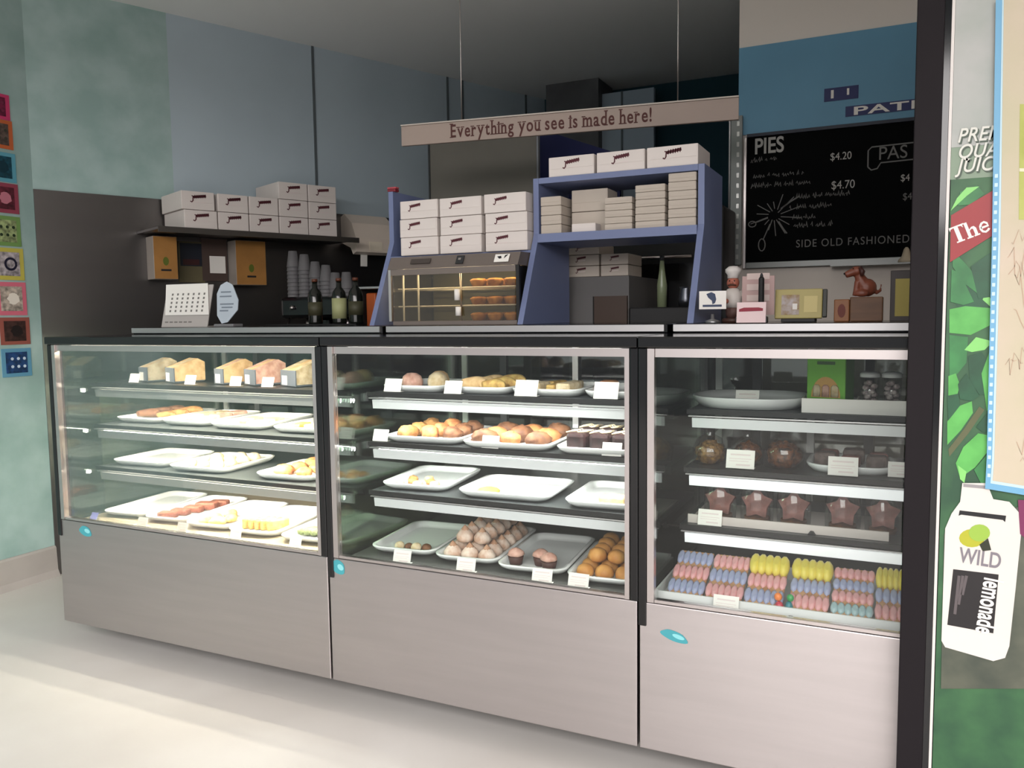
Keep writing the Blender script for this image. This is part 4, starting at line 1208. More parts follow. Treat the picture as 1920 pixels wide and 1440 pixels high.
for k, (px, top, nm) in enumerate(((551, 463, 'leftmost and dimmest'), (572, 468, 'second from left'), (592, 476, 'third from left'), (612, 486, 'third from right'), (629, 497, 'second from right'), (650, 503, 'rightmost and shortest'))):
    p = onY(px, 540, 1.5)
    h = onY(px, top, 1.5).z - zc
    n = max(3, int((h - 0.092) / 0.022))
    for j in range(n):
        single('paper_cup', cup, 'grey paper cup, %s up in the %s stack on the coffee machine' % (ORD[j], nm), 'cup', (p.x, 1.5, zc + 0.092 + j * 0.022), 0, 'paper cups, %s stack' % nm, (pi, 0, 0))
bmesh_ = MB().lathe([(0.034, 0), (0.036, 0.01), (0.036, 0.16), (0.03, 0.19), (0.014, 0.215), (0.013, 0.25), (0.001, 0.25)], 14).mesh('syrup_bottle', mat('dark_bottle', (20, 22, 18), 0.15))
capm = MB().lathe([(0.0145, 0.2505), (0.0145, 0.268), (0.001, 0.268)], 10).mesh('cap', mat('cap_brown', (92, 50, 34), 0.4))
labm = MB().lathe([(0.0364, 0.03), (0.0364, 0.15)], 14).mesh('bottle_label', mat('pale_label', (158, 160, 116), 0.6))
labd = MB().lathe([(0.0364, 0.05), (0.0364, 0.13)], 14).mesh('bottle_label', mat('dark_label', (62, 60, 40), 0.6))
bs = tag(MB().box(0.44, 0.98, 0.80, 0.885, 1.3305, 1.336).obj('bottle_mat', BLACKM), 'thin black mat under the syrup bottles on the left case', 'mat')
for k, (px, lab, lm) in enumerate(((592, 'dark syrup bottle with brown cap, left of three', labd), (637, 'dark syrup bottle with square pale label, middle of three', labm), (668, 'dark syrup bottle without a pale label, right of three', labd))):
    p = onY(px, 600, 0.842)
    t = thing('syrup_bottle', lab, 'bottle', (p.x, 0.842, 1.3363), 0, 'dark syrup bottles on the left case')
    place(t, 'bottle', bmesh_, (0, 0, 0), (0, 0, 0), (0.95, 0.95, 0.78))
    place(t, 'cap', capm, (0, 0, 0), (0, 0, 0), (0.95, 0.95, 0.78))
    place(t, 'bottle_label', lm, (0, 0, 0), (0, 0, 0), (0.95, 0.95, 0.78))
# orange and red packets on a small rail shelf left of the blue unit
p0, p1 = onY(668, 538, 1.15), onY(722, 538, 1.15)
rs = thing('wire_shelf', 'low bright-edged rack with orange packets left of the blue unit', 'rack', (p0.x, 1.15, 1.001))
MB().box(0, p1.x - p0.x + 0.06, 0, 0.25, 0.505, 0.515).obj('rack_board', ALU, rs)
for x in (0.004, p1.x - p0.x + 0.046):
    MB().box(x, x + 0.01, 0.0, 0.25, -1.001, 0.5045).obj('rack_leg', CHAR, rs)
MB().box(0.02, 0.2, 0.03, 0.22, 0.275, 0.285).obj('rack_board', CHAR, rs)
for k, (x, m, lab) in enumerate(((0.05, mat('packet_orange', (196, 96, 44), 0.5), 'orange packet in the low rack left of the blue unit'), (0.125, mat('packet_red', (110, 36, 40), 0.5), 'dark red packet in the low rack left of the blue unit'))):
    single('packet', MB().box(-0.03, 0.03, 0, 0.06, 0, 0.2, 0.008).mesh('packet', m), lab, 'packet', (p0.x + x, 1.2, 1.2865))

# ------------------------------------------------------------------ calendar and octagonal card on the left case
TOP = 1.3305
p0, p1 = onY(302, 600, 0.55), onY(388, 600, 0.55)
ca = thing('desk_calendar', 'white desk calendar standing on the left case', 'calendar', ((p0.x + p1.x) / 2, 0.55, TOP))
w = p1.x - p0.x
Ml = Matrix.Rotation(RAD(-14), 4, 'X')
MB().box(-w / 2, w / 2, 0.0, 0.004, 0.0, 0.20, 0, Ml).box(-w / 2, w / 2, 0.0, 0.13, 0, 0.003).obj('stand', mat('calendar_grey', (178, 172, 168), 0.6), ca)
sheet = MB().prism([(-w / 2 + 0.02, 0.055), (w / 2 + 0.005, 0.055), (w / 2 - 0.03, 0.205), (-w / 2 - 0.005, 0.205)], 0.002, Ml @ T(0, -0.006, 0)).obj('page', PAPER, ca)
gl = MB()
for i in range(7):
    for j in range(5):
        gl.box(-w / 2 + 0.045 + i * (w - 0.09) / 6, -w / 2 + 0.055 + i * (w - 0.09) / 6, -0.0072, -0.0064, 0.07 + j * 0.02, 0.08 + j * 0.02, 0, Ml)
o = gl.obj('date_print', INKGREY, ca)
gl = MB()
for i in range(6):
    gl.box(-w / 2 + 0.02 + i * 0.03, -w / 2 + 0.04 + i * 0.03, -0.0012, -0.0002, 0.02, 0.026, 0, Ml)
gl.obj('base_print', INKGREY, ca)
p0 = onY(413, 600, 0.52)
oc = thing('octagonal_card', 'pale blue octagonal card on a stand beside the calendar', 'card', (p0.x, 0.52, TOP))
MB().box(-0.04, 0.075, 0.0, 0.06, 0, 0.012, 0.002).obj('stand_base', mat('stand_grey', (120, 120, 122), 0.5), oc)
Mo = Matrix.Rotation(RAD(-8), 4, 'X')
MB().prism([(-0.045, 0.05), (-0.055, 0.15), (-0.035, 0.19), (0.0, 0.205), (0.035, 0.19), (0.075, 0.12), (0.075, 0.075), (0.02, 0.02), (-0.015, 0.014)], 0.004, T(0, 0.02, 0) @ Mo).obj('card', mat('pale_blue_card', (184, 194, 204), 0.5), oc)
gl = MB()
for k, (zz, a, c) in enumerate(((0.16, -0.03, 0.03), (0.14, -0.035, 0.035), (0.105, -0.03, 0.05), (0.09, -0.02, 0.045), (0.075, -0.03, 0.02))):
    gl.box(a, c, 0.0185, 0.0195, zz - 0.003, zz + 0.003, 0, Mo)
gl.obj('card_print', mat('print_blue_grey', (120, 130, 142), 0.6), oc)

# ------------------------------------------------------------------ behind the lower right bay
gc = thing('grey_cupboard', 'plain grey cupboard carrying boxes behind the blue unit', 'cupboard', (1.88, 1.06, 0))
MB().box(0, 0.30, 0, 0.45, 0, 1.524, 0.003).obj('cabinet', mat('cupboard_grey', (96, 94, 93), 0.6), gc)
MB().box(0.004, 0.146, -0.016, -0.001, 0.1, 1.44).obj('door', mat('cupboard_grey', (122, 120, 118), 0.6), gc)
MB().box(0.152, 0.296, -0.016, -0.001, 0.1, 1.44).obj('door', mat('cupboard_brown', (62, 44, 32), 0.5), gc, label='dark brown door')
for k in range(3):
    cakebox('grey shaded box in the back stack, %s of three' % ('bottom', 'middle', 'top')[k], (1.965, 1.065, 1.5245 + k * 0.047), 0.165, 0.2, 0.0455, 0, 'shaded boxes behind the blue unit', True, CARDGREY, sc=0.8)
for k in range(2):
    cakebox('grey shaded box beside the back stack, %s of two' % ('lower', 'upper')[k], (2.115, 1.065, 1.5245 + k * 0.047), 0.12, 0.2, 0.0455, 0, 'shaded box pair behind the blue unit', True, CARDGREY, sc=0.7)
bo = thing('black_oven', 'tall black oven seen through the lower right bay', 'oven', (1.86, 1.62, 0))
MB().box(0, 0.60, 0, 0.3, 0, 1.86, 0.01).obj('cabinet', BLACKM, bo)
MB().box(0.03, 0.5, -0.012, -0.001, 1.2, 1.6).obj('oven_door', BLACK, bo)
MB().tube([(0.06, -0.03, 1.63), (0.46, -0.03, 1.63)], 0.008, 8).obj('oven_handle', SILVER, bo)
MB().lathe([(0.012, 0), (0.012, 0.015), (0.004, 0.016)], 10, M=T(0.5, -0.002, 1.68) @ Matrix.Rotation(pi / 2, 4, 'X')).obj('indicator_knob', PAPER, bo)
bc = tag(MB().box(2.19, 2.62, 1.03, 1.5, 0, 1.39, 0.005).obj('black_bench', BLACKM), 'black bench behind the lower right bay with a slim bottle', 'bench')
t = thing('slim_bottle', 'slim pale green bottle on the black bench behind the unit', 'bottle', (2.315, 1.08, 1.3905))
MB().lathe([(0.02, 0), (0.021, 0.09), (0.012, 0.15), (0.009, 0.19)], 12).obj('bottle', mat('pale_green_glass', (130, 140, 108), 0.3), t)
MB().lathe([(0.010, 0.1905), (0.010, 0.21), (0.001, 0.21)], 10).obj('cap', CHAR, t)
t = thing('steel_jug', 'small steel milk jug on the black bench behind the unit', 'jug', (2.42, 1.06, 1.3905))
MB().lathe([(0.03, 0), (0.034, 0.03), (0.026, 0.07), (0.028, 0.08)], 14).obj('jug_body', mat('jug_steel', (110, 112, 118), 0.3, 0.9), t)
MB().tube([(0.028, 0, 0.07), (0.05, 0, 0.06), (0.05, 0, 0.03), (0.031, 0, 0.02)], 0.004, 6).obj('handle', CHAR, t)
# grey cold-store cabinet and navy canopy above the unit
gk = thing('cold_cabinet', 'tall olive grey cabinet behind boxes of the pie warmer', 'cabinet', (0.70, 2.0, 0))
g0, g1 = onY(806, 300, 2.0).x, onY(1006, 300, 2.0).x
gk.location = (g0, 2.0, 0)
MB().box(0, g1 - g0, 0, 0.04, 0, 2.47, 0.004).obj('cabinet', mat('olive_grey', (112, 108, 100), 0.7, 0, 0.1, 3), gk)
MB().box(-0.012, -0.001, 0.0, 0.02, 0, 2.47).obj('edge_trim', CHAR, gk)
MB().box(g1 - g0 + 0.001, g1 - g0 + 0.012, -0.002, 0.02, 0, 2.47).obj('edge_trim', mat('edge_grey', (130, 132, 138), 0.5), gk)
nv = thing('navy_panel', 'deep navy slanted screen beside the olive grey cabinet', 'screen', (1.118, 2.62, 0))
a_, b_ = onY(1012, 242, 2.62), onY(1147, 284, 2.62)
MB().prism([(0, 0.0), (b_.x - a_.x + 0.05, 0.0), (b_.x - a_.x + 0.05, b_.z - 0.02), (b_.x - a_.x, b_.z), (0, a_.z)], 0.03).obj('screen', mat('deep_navy', (16, 26, 84), 0.6), nv)
nv.location = (a_.x, 2.62, 0)
MB().box(0, b_.x - a_.x, 0.005, 0.025, 0, 0.03).obj('foot_rail', CHAR, nv).location = (0, -0.03, 0)

# ------------------------------------------------------------------ counter items on the right case
p0, p1 = onY(1311, 580, 0.47), onY(1362, 545, 0.47)
t = thing('logo_card', 'white card with dark bird-like logo held on a small stand', 'card', ((p0.x + p1.x) / 2, 0.47, TOP))
w = (p1.x - p0.x)
MB().lathe([(0.026, 0), (0.024, 0.008), (0.006, 0.014), (0.005, 0.03)], 14).obj('stand', mat('stand_silver', (150, 150, 152), 0.3, 0.8), t)
MB().box(-w / 2, w / 2, -0.002, 0.0, p0.z - TOP, p1.z - TOP).obj('card', PAPER, t)
zc_ = (p0.z + p1.z) / 2 - TOP
lg = MB().prism([(-0.02, 0.018), (-0.004, 0.024), (0.008, 0.018), (0.012, 0.0), (0.008, -0.012), (0.0, -0.016), (-0.002, -0.004), (-0.014, 0.006)], 0.0006, T(0, -0.0032, zc_ + 0.002))
lg.box(-0.032, 0.03, -0.0032, -0.0026, zc_ - 0.022, zc_ - 0.015)
lg.obj('logo', mat('logo_navy', (52, 64, 92), 0.6), t)
# chef figurine
p0 = onY(1374, 600, 0.56)
t = thing('chef_figurine', 'small white-jacketed chef figurine holding up a pink menu board', 'figurine', (p0.x, 0.56, TOP))
SKIN = mat('figurine_skin', (160, 92, 74), 0.5)
JK = mat('figurine_jacket', (196, 188, 182), 0.5)
MB().lathe([(0.034, 0), (0.036, 0.012), (0.03, 0.016)], 14).obj('figurine_base', mat('figurine_brown', (70, 44, 36), 0.5), t)
MB().lathe([(0.020, 0.0165), (0.024, 0.03), (0.026, 0.05)], 12).obj('trousers', mat('figurine_trousers', (90, 62, 56), 0.6), t)
jk = MB().lathe([(0.026, 0.0505), (0.034, 0.07), (0.032, 0.095), (0.02, 0.112), (0.012, 0.116)], 14)
jk.tube([(0.026, -0.004, 0.1), (0.042, -0.014, 0.085), (0.05, -0.026, 0.08)], [0.011, 0.010, 0.008], 8)
jk.tube([(-0.026, -0.004, 0.1), (-0.036, -0.016, 0.08), (-0.02, -0.032, 0.072)], [0.011, 0.010, 0.008], 8)
jk.obj('jacket', JK, t)
hd = MB().blob((0, -0.002, 0.133), (0.021, 0.021, 0.022), 0)
hd.blob((0, -0.023, 0.132), (0.005, 0.006, 0.005), 0, 10, 0, 8, 6)
hd.obj('head', SKIN, t)
for hp in ((0.056, -0.028, 0.08), (-0.016, -0.036, 0.072)):
    MB().blob(hp, (0.009, 0.008, 0.009), 0, 10, 0, 8, 6).obj('hand', SKIN, t)
MB().tube([(-0.014, -0.02, 0.124), (0, -0.024, 0.127), (0.014, -0.02, 0.124)], [0.002, 0.004, 0.002], 6).obj('moustache', mat('figurine_hair', (70, 40, 24), 0.7), t)
for s_ in (-1, 1):
    MB().blob((0.008 * s_, -0.0215, 0.139), (0.0022, 0.0018, 0.0028), 0, 10, 0, 6, 5).obj('eye', INKBLACK, t)
MB().lathe([(0.019, 0.148), (0.019, 0.16), (0.026, 0.168), (0.026, 0.178), (0.014, 0.188), (0.001, 0.189)], 14, wob=lambda a, z: 1 + 0.05 * sin(6 * a)).obj('hat', mat('figurine_hat', (206, 200, 196), 0.6), t)
q0, q1 = onY(1393, 585, 0.535), onY(1454, 517, 0.535)
mb_ = MB().box(q0.x - p0.x, q1.x - p0.x, -0.045, -0.04, q0.z - TOP - 0.01, q1.z - TOP).obj('menu_board', mat('pink_board', (176, 146, 142), 0.6), t)
for k in range(3):
    zz = q0.z - TOP + 0.035 + k * 0.035
    MB().box(q0.x - p0.x + 0.015, q1.x - p0.x - 0.015, -0.0465, -0.0455, zz, zz + 0.02).obj('board_slot', mat('pale_slot', (198, 178, 172), 0.6), mb_)
t = thing('black_pen', 'tall black pen in a stand before the pink menu board', 'pen', (onY(1427, 590, 0.45).x, 0.45, TOP))
MB().lathe([(0.02, 0), (0.018, 0.02), (0.009, 0.026), (0.009, 0.14), (0.005, 0.146)], 12).obj('pen_body', BLACKM, t)
MB().lathe([(0.0055, 0.1465), (0.003, 0.156), (0.001, 0.157)], 8).obj('pen_tip', CHAR, t)
q0, q1 = onY(1381, 601, 0.425), onY(1436, 569, 0.425)
w = q1.x - q0.x
t = thing('card_holder', 'white card with red band in a holder on the right case', 'card holder', ((q0.x + q1.x) / 2, 0.425, TOP))
MB().box(-w / 2 - 0.004, w / 2 + 0.004, 0.001, 0.03, 0, 0.02, 0.002).obj('holder', CHAR, t)
MB().box(-w / 2, w / 2, -0.003, 0.0, 0.001, 0.066, 0, Matrix.Rotation(RAD(-8), 4, 'X')).obj('card', mat('pinkish_card', (226, 200, 200), 0.6), t)
MB().prism([(-w * 0.42, 0.036), (-w * 0.42, 0.044), (-w * 0.25, 0.049), (w * 0.25, 0.049), (w * 0.4, 0.046), (w * 0.4, 0.038)], 0.0008, Matrix.Rotation(RAD(-8), 4, 'X') @ T(0, -0.0042, 0)).obj('red_band', mat('card_red', (140, 30, 52), 0.6), t)
# yellow framed picture on a black stand
q0, q1 = onY(1452, 594, 0.55), onY(1542, 536, 0.55)
w, h = q1.x - q0.x, q1.z - q0.z
t = thing('picture_frame', 'yellow picture frame with a photo on a black stand', 'picture frame', ((q0.x + q1.x) / 2, 0.55, TOP))
MB().box(-w * 0.36, w * 0.36, 0.0, 0.07, 0, 0.012, 0.002).obj('stand', BLACKM, t)
Mf = T(0, 0.0, 0.0125) @ Matrix.Rotation(RAD(-10), 4, 'X')
MB().box(-w / 2, w / 2, 0, 0.012, 0, h, 0.003, Mf).obj('frame', mat('frame_yellow', (176, 162, 100), 0.5), t)
MB().box(w / 2 + 0.0005, w / 2 + 0.014, 0.001, 0.016, 0.004, h - 0.002, 0.002, Mf).obj('frame_edge', mat('frame_dark', (40, 42, 34), 0.5), t)
MB().box(-w * 0.36, w * 0.02, -0.0012, -0.0002, h * 0.12, h * 0.8, 0, Mf).obj('photo', mat('photo_tan', (150, 122, 78), 0.6, 0, 0, 30, (196, 190, 196)), t)
MB().box(-w * 0.12, -w * 0.02, -0.0022, -0.0013, h * 0.3, h * 0.5, 0, Mf).obj('photo_detail', PAPER, t)
MB().box(w * 0.12, w * 0.4, -0.0012, -0.0002, h * 0.2, h * 0.75, 0, Mf).obj('caption_print', mat('frame_cream', (206, 190, 130), 0.6), t)
# dog figurine on a wooden box
q0, q1 = onY(1563, 598, 0.6), onY(1656, 556, 0.6)
w, h = q1.x - q0.x, q1.z - TOP
t = thing('wooden_box', 'dark wooden box with lighter end under the dog figurine', 'box', (q0.x, 0.6, TOP))
MB().box(w * 0.33, w, 0, 0.09, 0, h, 0.003).obj('box_body', mat('dark_wood', (112, 74, 44), 0.5, 0, 0.3, 6, None, 0, 0.5, 0, (1, 1, 8)), t)
MB().box(0, w * 0.32, 0.004, 0.085, 0, h * 0.92, 0.003).obj('end_block', mat('light_wood', (156, 100, 58), 0.5, 0, 0.3, 6), t)
MB().prism([(w * 0.16 + 0.012 * cos(k * pi / 6), h * 0.45 + 0.022 * sin(k * pi / 6)) for k in range(12)], 0.002, T(0, 0.0015, 0)).obj('end_emblem', mat('emblem_red', (110, 48, 36), 0.6), t)
dx = onY(1612, 556, 0.63).x
DOG = mat('dog_brown', (136, 74, 54), 0.45, 0, 0.25, 30)
dg_ = thing('dog_figurine', 'brown sitting dog figurine on the dark wooden box', 'figurine', (dx, 0.645, TOP + h + 0.0005))
db = MB()
db.blob((0.018, 0, 0.03), (0.032, 0.026, 0.03), 0)
db.tube([(0.016, 0, 0.03), (0.004, -0.006, 0.05), (-0.004, -0.01, 0.07)], [0.026, 0.02, 0.014], 10)
db.blob((-0.01, -0.012, 0.084), (0.02, 0.017, 0.016), 0)
db.tube([(-0.014, -0.013, 0.083), (-0.03, -0.016, 0.077), (-0.044, -0.019, 0.071)], [0.014, 0.0125, 0.010], 10)
for s_ in (-1, 1):
    db.tube([(-0.006, -0.004 + s_ * 0.012, 0.05), (-0.012, -0.006 + s_ * 0.012, 0.02), (-0.016, -0.008 + s_ * 0.012, 0.004)], [0.011, 0.008, 0.007], 8)
    db.blob((0.006, s_ * 0.024, 0.012), (0.022, 0.009, 0.012), 0, 10, 0, 10, 7)
db.tube([(0.046, 0, 0.012), (0.06, 0.008, 0.02), (0.062, 0.01, 0.04)], [0.007, 0.005, 0.003], 8)
o = db.obj('body', DOG, dg_)
rm = o.modifiers.new('fuse', 'REMESH')
rm.mode = 'VOXEL'
rm.voxel_size = 0.003
rm.use_smooth_shade = True
for s_ in (-1, 1):
    MB().tube([(0.0, -0.012 + s_ * 0.017, 0.094), (0.006, -0.012 + s_ * 0.023, 0.082), (0.005, -0.012 + s_ * 0.024, 0.066)], [0.006, 0.008, 0.004], 8).obj('ear', mat('dog_dark', (70, 36, 30), 0.5), dg_)
    MB().blob((-0.021, -0.012 + s_ * 0.011 - 0.002, 0.091), (0.0022, 0.0022, 0.0022), 0, 10, 0, 6, 5).obj('eye', INKBLACK, dg_)
MB().blob((-0.0455, -0.0195, 0.076), (0.0045, 0.005, 0.004), 0, 10, 0, 8, 6).obj('nose', INKBLACK, dg_)
# second framed sheet partly behind the post
q0, q1 = onY(1668, 598, 0.58), onY(1712, 506, 0.58)
t = thing('framed_sheet', 'dark framed yellow sheet half hidden behind the black post', 'picture frame', (q0.x, 0.58, TOP))
w, h = 0.10, q1.z - TOP
MB().box(0, w, 0, 0.012, 0, h, 0.002).obj('frame', mat('frame_brown', (52, 42, 40), 0.5), t)
MB().box(0.014, w - 0.014, -0.0012, -0.0002, 0.016, h - 0.026).obj('sheet', mat('sheet_yellow', (168, 152, 76), 0.6), t)
p_ = onY(1695, 480, 1.955)
single('shelf_ornament', MB().lathe([(0.036, 0), (0.034, 0.012), (0.02, 0.03), (0.012, 0.06), (0.005, 0.07)], 14).mesh('white_bell', mat('shell_cream', (190, 176, 152), 0.5)), 'small cream rounded ornament at the blackboard foot beside the post', 'ornament', (p_.x + 0.01, 1.945, 1.583 - 0.0), 0)
led = tag(MB().box(bx0 + 0.4, bx1, 1.9, 1.9655, 1.575, 1.5825).obj('chalk_ledge', mat('grey_metal', (112, 114, 112), 0.4, 0.8)), 'grey chalk ledge below the blackboard', 'ledge')

# ------------------------------------------------------------------ photo cards on the left wall
ys = [(180, 227), (229, 282), (290, 344), (347, 402), (408, 463), (467, 526), (530, 591), (595, 645), (652, 704)]
rx = [19, 25, 31, 36, 40, 46, 51, 57, 60]
cc = [((206, 60, 110), (130, 30, 70), 'pink bordered photo card, topmost in the left wall column'),
      ((196, 100, 56), (110, 92, 84), 'orange bordered photo card, second down the left wall'),
      ((96, 164, 184), (24, 84, 104), 'light blue photo card with teal picture on the left wall'),
      ((150, 66, 84), (110, 40, 56), 'maroon photo card with pink face on the left wall'),
      ((116, 152, 86), (170, 186, 130), 'green photo card with dark dots on the left wall'),
      ((196, 184, 84), (196, 186, 190), 'yellow photo card with a dark ring on the left wall'),
      ((214, 110, 130), (206, 190, 176), 'rose pink photo card with cream picture on the left wall'),
      ((150, 84, 74), (76, 50, 46), 'brown photo card with dark picture on the left wall'),
      ((96, 150, 180), (40, 76, 130), 'blue photo card with white dots, lowest on the left wall')]
for k in range(9):
    a, c = onX(rx[k], ys[k][1], -0.885), onX(rx[k], ys[k][0], -0.885)
    h = c.z - a.z
    w = 0.155
    ye = a.y
    t = thing('photo_card', cc[k][2], 'photo card', (-0.8855, ye, a.z), 0, 'photo cards down the left wall')
    MB().box(0, 0.003, -w, 0, 0, h).obj('card', mat('card_border_%d' % k, cc[k][0], 0.5), t)
    MB().box(0.0032, 0.0042, -w + 0.02, -0.022, h * 0.13, h * 0.87).obj('picture', mat('card_picture_%d' % k, cc[k][1], 0.5, 0, 0, 40, tuple(int(v * 0.6) for v in cc[k][1])), t)
    YZp = Matrix(((0, -1, 0, 0.0052), (1, 0, 0, 0), (0, 0, 1, 0), (0, 0, 0, 1)))
    dm = MB()
    cy_, cz_ = -0.07, h * 0.5
    if k == 5:
        dm.ribbon([(cy_ + 0.028 * cos(q * pi / 10), cz_ + 0.028 * sin(q * pi / 10)) for q in range(21)], 0.012, YZp)
    elif k in (4, 8, 1, 0):
        for q in range(6):
            dm.prism([(cy_ + (q % 3 - 1) * 0.032 + 0.008 * cos(g * pi / 5), cz_ + (q // 3 - 0.5) * 0.04 + 0.008 * sin(g * pi / 5)) for g in range(10)], 0.0006, YZp)
    else:
        dm.prism([(cy_ + (0.03 + 0.006 * sin(3 * g)) * cos(g * pi / 7), cz_ + 0.03 * sin(g * pi / 7)) for g in range(14)], 0.0006, YZp)
    dm.obj('motif', mat('motif_%d' % k, ((120, 40, 70), (60, 60, 50), (12, 50, 64), (196, 120, 136), (40, 56, 36), (30, 28, 50), (236, 226, 214), (34, 26, 26), (200, 214, 230))[k], 0.5), t)

# ------------------------------------------------------------------ drinks fridge end at the right, with posters
FY = -0.15
fr = thing('drinks_fridge', 'tall black-framed drinks fridge end at the right edge', 'fridge', (3.222, FY, 0))
MB().box(0.08, 1.0, 0.06, 0.75, 0.0, 2.6).obj('cabinet', BLACKM, fr)
MB().box(0.076, 0.9, 0.008, 0.059, 0.02, 2.6).obj('front_panel', BLACKM, fr)
MB().box(0.0, 0.055, 0.0, 0.059, 0.02, 2.6, 0.002).obj('front_post', mat('post_dark', (30, 26, 29), 0.65, spec=0.15), fr)
MB().box(0.0555, 0.068, 0.006, 0.059, 0.02, 2.6).obj('post_recess', BLACK, fr)
MB().box(0.0685, 0.0745, -0.002, 0.059, 0.02, 2.6).obj('white_strip', mat('white_strip', (214, 208, 204), 0.4), fr)
FX0 = 3.2965
gp = thing('drink_poster', 'tall green drinks poster with leaves, red banner and white bottle', 'poster', (FX0, FY, 0))
PY = FY - 0.0002


def gxy(px, py):
    p = onY(px, py, FY)
    return p.x - FX0, p.z


LAYER = [0.0]


def gpoly(name, pts, m, parent=None, lay=0, px=True):
    q = [gxy(*p) for p in pts] if px else pts
    q = [(max(a, 0.0005), b) for a, b in q]
    return MB().prism(q, 0.0004, T(0, -0.0014 - 0.0006 * lay, 0)).obj(name, m, parent or gp)


zt0, zt1 = 0.25, 2.5
MB().box(0.002, 0.7, -0.0008, 0.007, zt0, zt1).obj('poster_sheet', mat('poster_green', (60, 104, 66), 0.5, 0, 0, 9, (40, 78, 54)), gp)
PGREY = mat('poster_grey', (180, 180, 178), 0.5, 0, 0, 6, (160, 166, 160))
zg = gxy(1820, 300)[1]
gpoly('poster_sky', [(0, zg + 0.03), (0.7, zg + 0.03), (0.7, zt1), (0, zt1)], PGREY, None, 0, False)
gpoly('poster_haze', [(0, zg - 0.04), (0.7, zg - 0.04), (0.7, zg + 0.0295), (0, zg + 0.0295)], mat('poster_haze', (130, 148, 128), 0.5), None, 0, False)
LEAF = [mat('leaf_bright', (96, 182, 88), 0.45, 0, 0, 14, (74, 154, 70)), mat('leaf_mid', (58, 134, 72), 0.45, 0, 0, 14, (44, 108, 60)), mat('leaf_deep', (34, 88, 58), 0.45, 0, 0, 14, (26, 70, 46)), mat('leaf_pale', (132, 206, 112), 0.45)]
VEIN = mat('leaf_vein', (52, 110, 62), 0.5)
for k, (pts, m) in enumerate(((((1785, 560), (1800, 520), (1838, 535), (1862, 575), (1840, 585), (1800, 582)), 2),
                              (((1780, 580), (1810, 574), (1862, 578), (1856, 610), (1820, 628), (1780, 624)), 0),
                              (((1780, 628), (1815, 632), (1812, 680), (1796, 700), (1780, 715)), 1),
                              (((1808, 656), (1830, 632), (1862, 640), (1846, 656), (1822, 660)), 3),
                              (((1815, 668), (1840, 660), (1862, 690), (1858, 740), (1836, 740), (1818, 712)), 2),
                              (((1778, 705), (1792, 700), (1800, 722), (1792, 750), (1778, 766)), 0),
                              (((1776, 790), (1796, 762), (1822, 752), (1824, 774), (1802, 806), (1776, 834)), 0),
                              (((1792, 868), (1806, 838), (1834, 812), (1854, 816), (1852, 846), (1828, 876), (1800, 896)), 0),
                              (((1800, 898), (1796, 872), (1812, 884), (1808, 905)), 3),
                              (((1800, 360), (1832, 348), (1846, 364), (1820, 384), (1796, 386)), 1),
                              (((1786, 470), (1806, 490), (1850, 540), (1840, 556), (1806, 530), (1786, 500)), 1),
                              (((1842, 562), (1848, 548), (1862, 566), (1858, 576)), 3),
                              (((1834, 560), (1820, 500), (1862, 470), (1864, 556)), 2), (((1784, 505), (1800, 512), (1826, 566), (1806, 572), (1782, 566)), 1), (((1796, 720), (1812, 700), (1836, 742), (1822, 752), (1800, 748)), 2), (((1782, 396), (1794, 372), (1812, 352), (1836, 350), (1812, 368)), 3), (((1840, 700), (1862, 640), (1864, 760), (1850, 770)), 0), (((1830, 800), (1862, 760), (1862, 812), (1842, 810)), 2), (((1776, 742), (1796, 738), (1800, 760), (1778, 788)), 2), (((1826, 880), (1852, 850), (1858, 900), (1840, 908)), 1))):
    gpoly('leaf', pts, LEAF[m], None, 1 + 0.18 * k)
gpoly('stem', [(1778, 842), (1806, 806), (1836, 762), (1846, 768), (1816, 812), (1780, 856)], mat('stem_brown', (92, 96, 66), 0.6), None, 1)
rb = gpoly('red_banner', [(1783, 404), (1864, 356), (1864, 440), (1781, 492)], mat('banner_red', (150, 38, 42), 0.45), None, 5)
# the word The in white serif letters, running up the banner
x, z = gxy(1790, 458)
sc_ = (gxy(1850, 458)[0] - x)
Mt = T(x, -0.0014 - 0.0006 * 6, z) @ Matrix.Rotation(RAD(-21), 4, 'Y')
u_ = sc_ / 60.0
lt = MB()
U = lambda pts: [(a * u_, b * u_) for a, b in pts]
for pts in (((0, 36), (26, 36), (26, 27), (23, 32), (17, 33), (9, 33), (3, 32), (0, 27)), ((9, 3), (17, 3), (17, 33), (9, 33)), ((5, 0), (21, 0), (21, 3), (5, 3)),
            ((29, 3), (35, 3), (35, 35), (29, 35)), ((26, 33), (29, 33), (29, 36), (26, 36)), ((26, 0), (38, 0), (38, 3), (26, 3)), ((42, 3), (48, 3), (48, 17), (45, 22), (40, 22), (35, 18), (35, 15), (39, 18), (42, 17)), ((40, 0), (51, 0), (51, 3), (40, 3))):
    lt.prism(U(pts), 0.0004, Mt)
lt.ribbon(U([(56, 12), (70, 12), (69, 18), (65, 22), (60, 21), (56, 16), (55, 10), (57, 4), (62, 1), (67, 3), (70, 6)]), 4.4 * u_, Mt)
lt.obj('banner_lettering', PAPER, rb)
MG = mat('poster_letter', (214, 214, 206), 0.5)
for s, py in (('PREMIUM', 268), ('QUALITY', 298), ('JUICES', 324)):
    x, z = gxy(1794, py)
    text('poster_lettering', s, 0.043, mat('poster_letter_shadow', (70, 84, 72), 0.5), gp, T(x + 0.003, -0.0030, z - 0.003), 0.001, 'LEFT', 0.8, 0.25, 1.05)
    text('poster_lettering', s, 0.043, MG, gp, T(x, -0.0038, z), 0.0005, 'LEFT', 0.8, 0.25, 1.05)
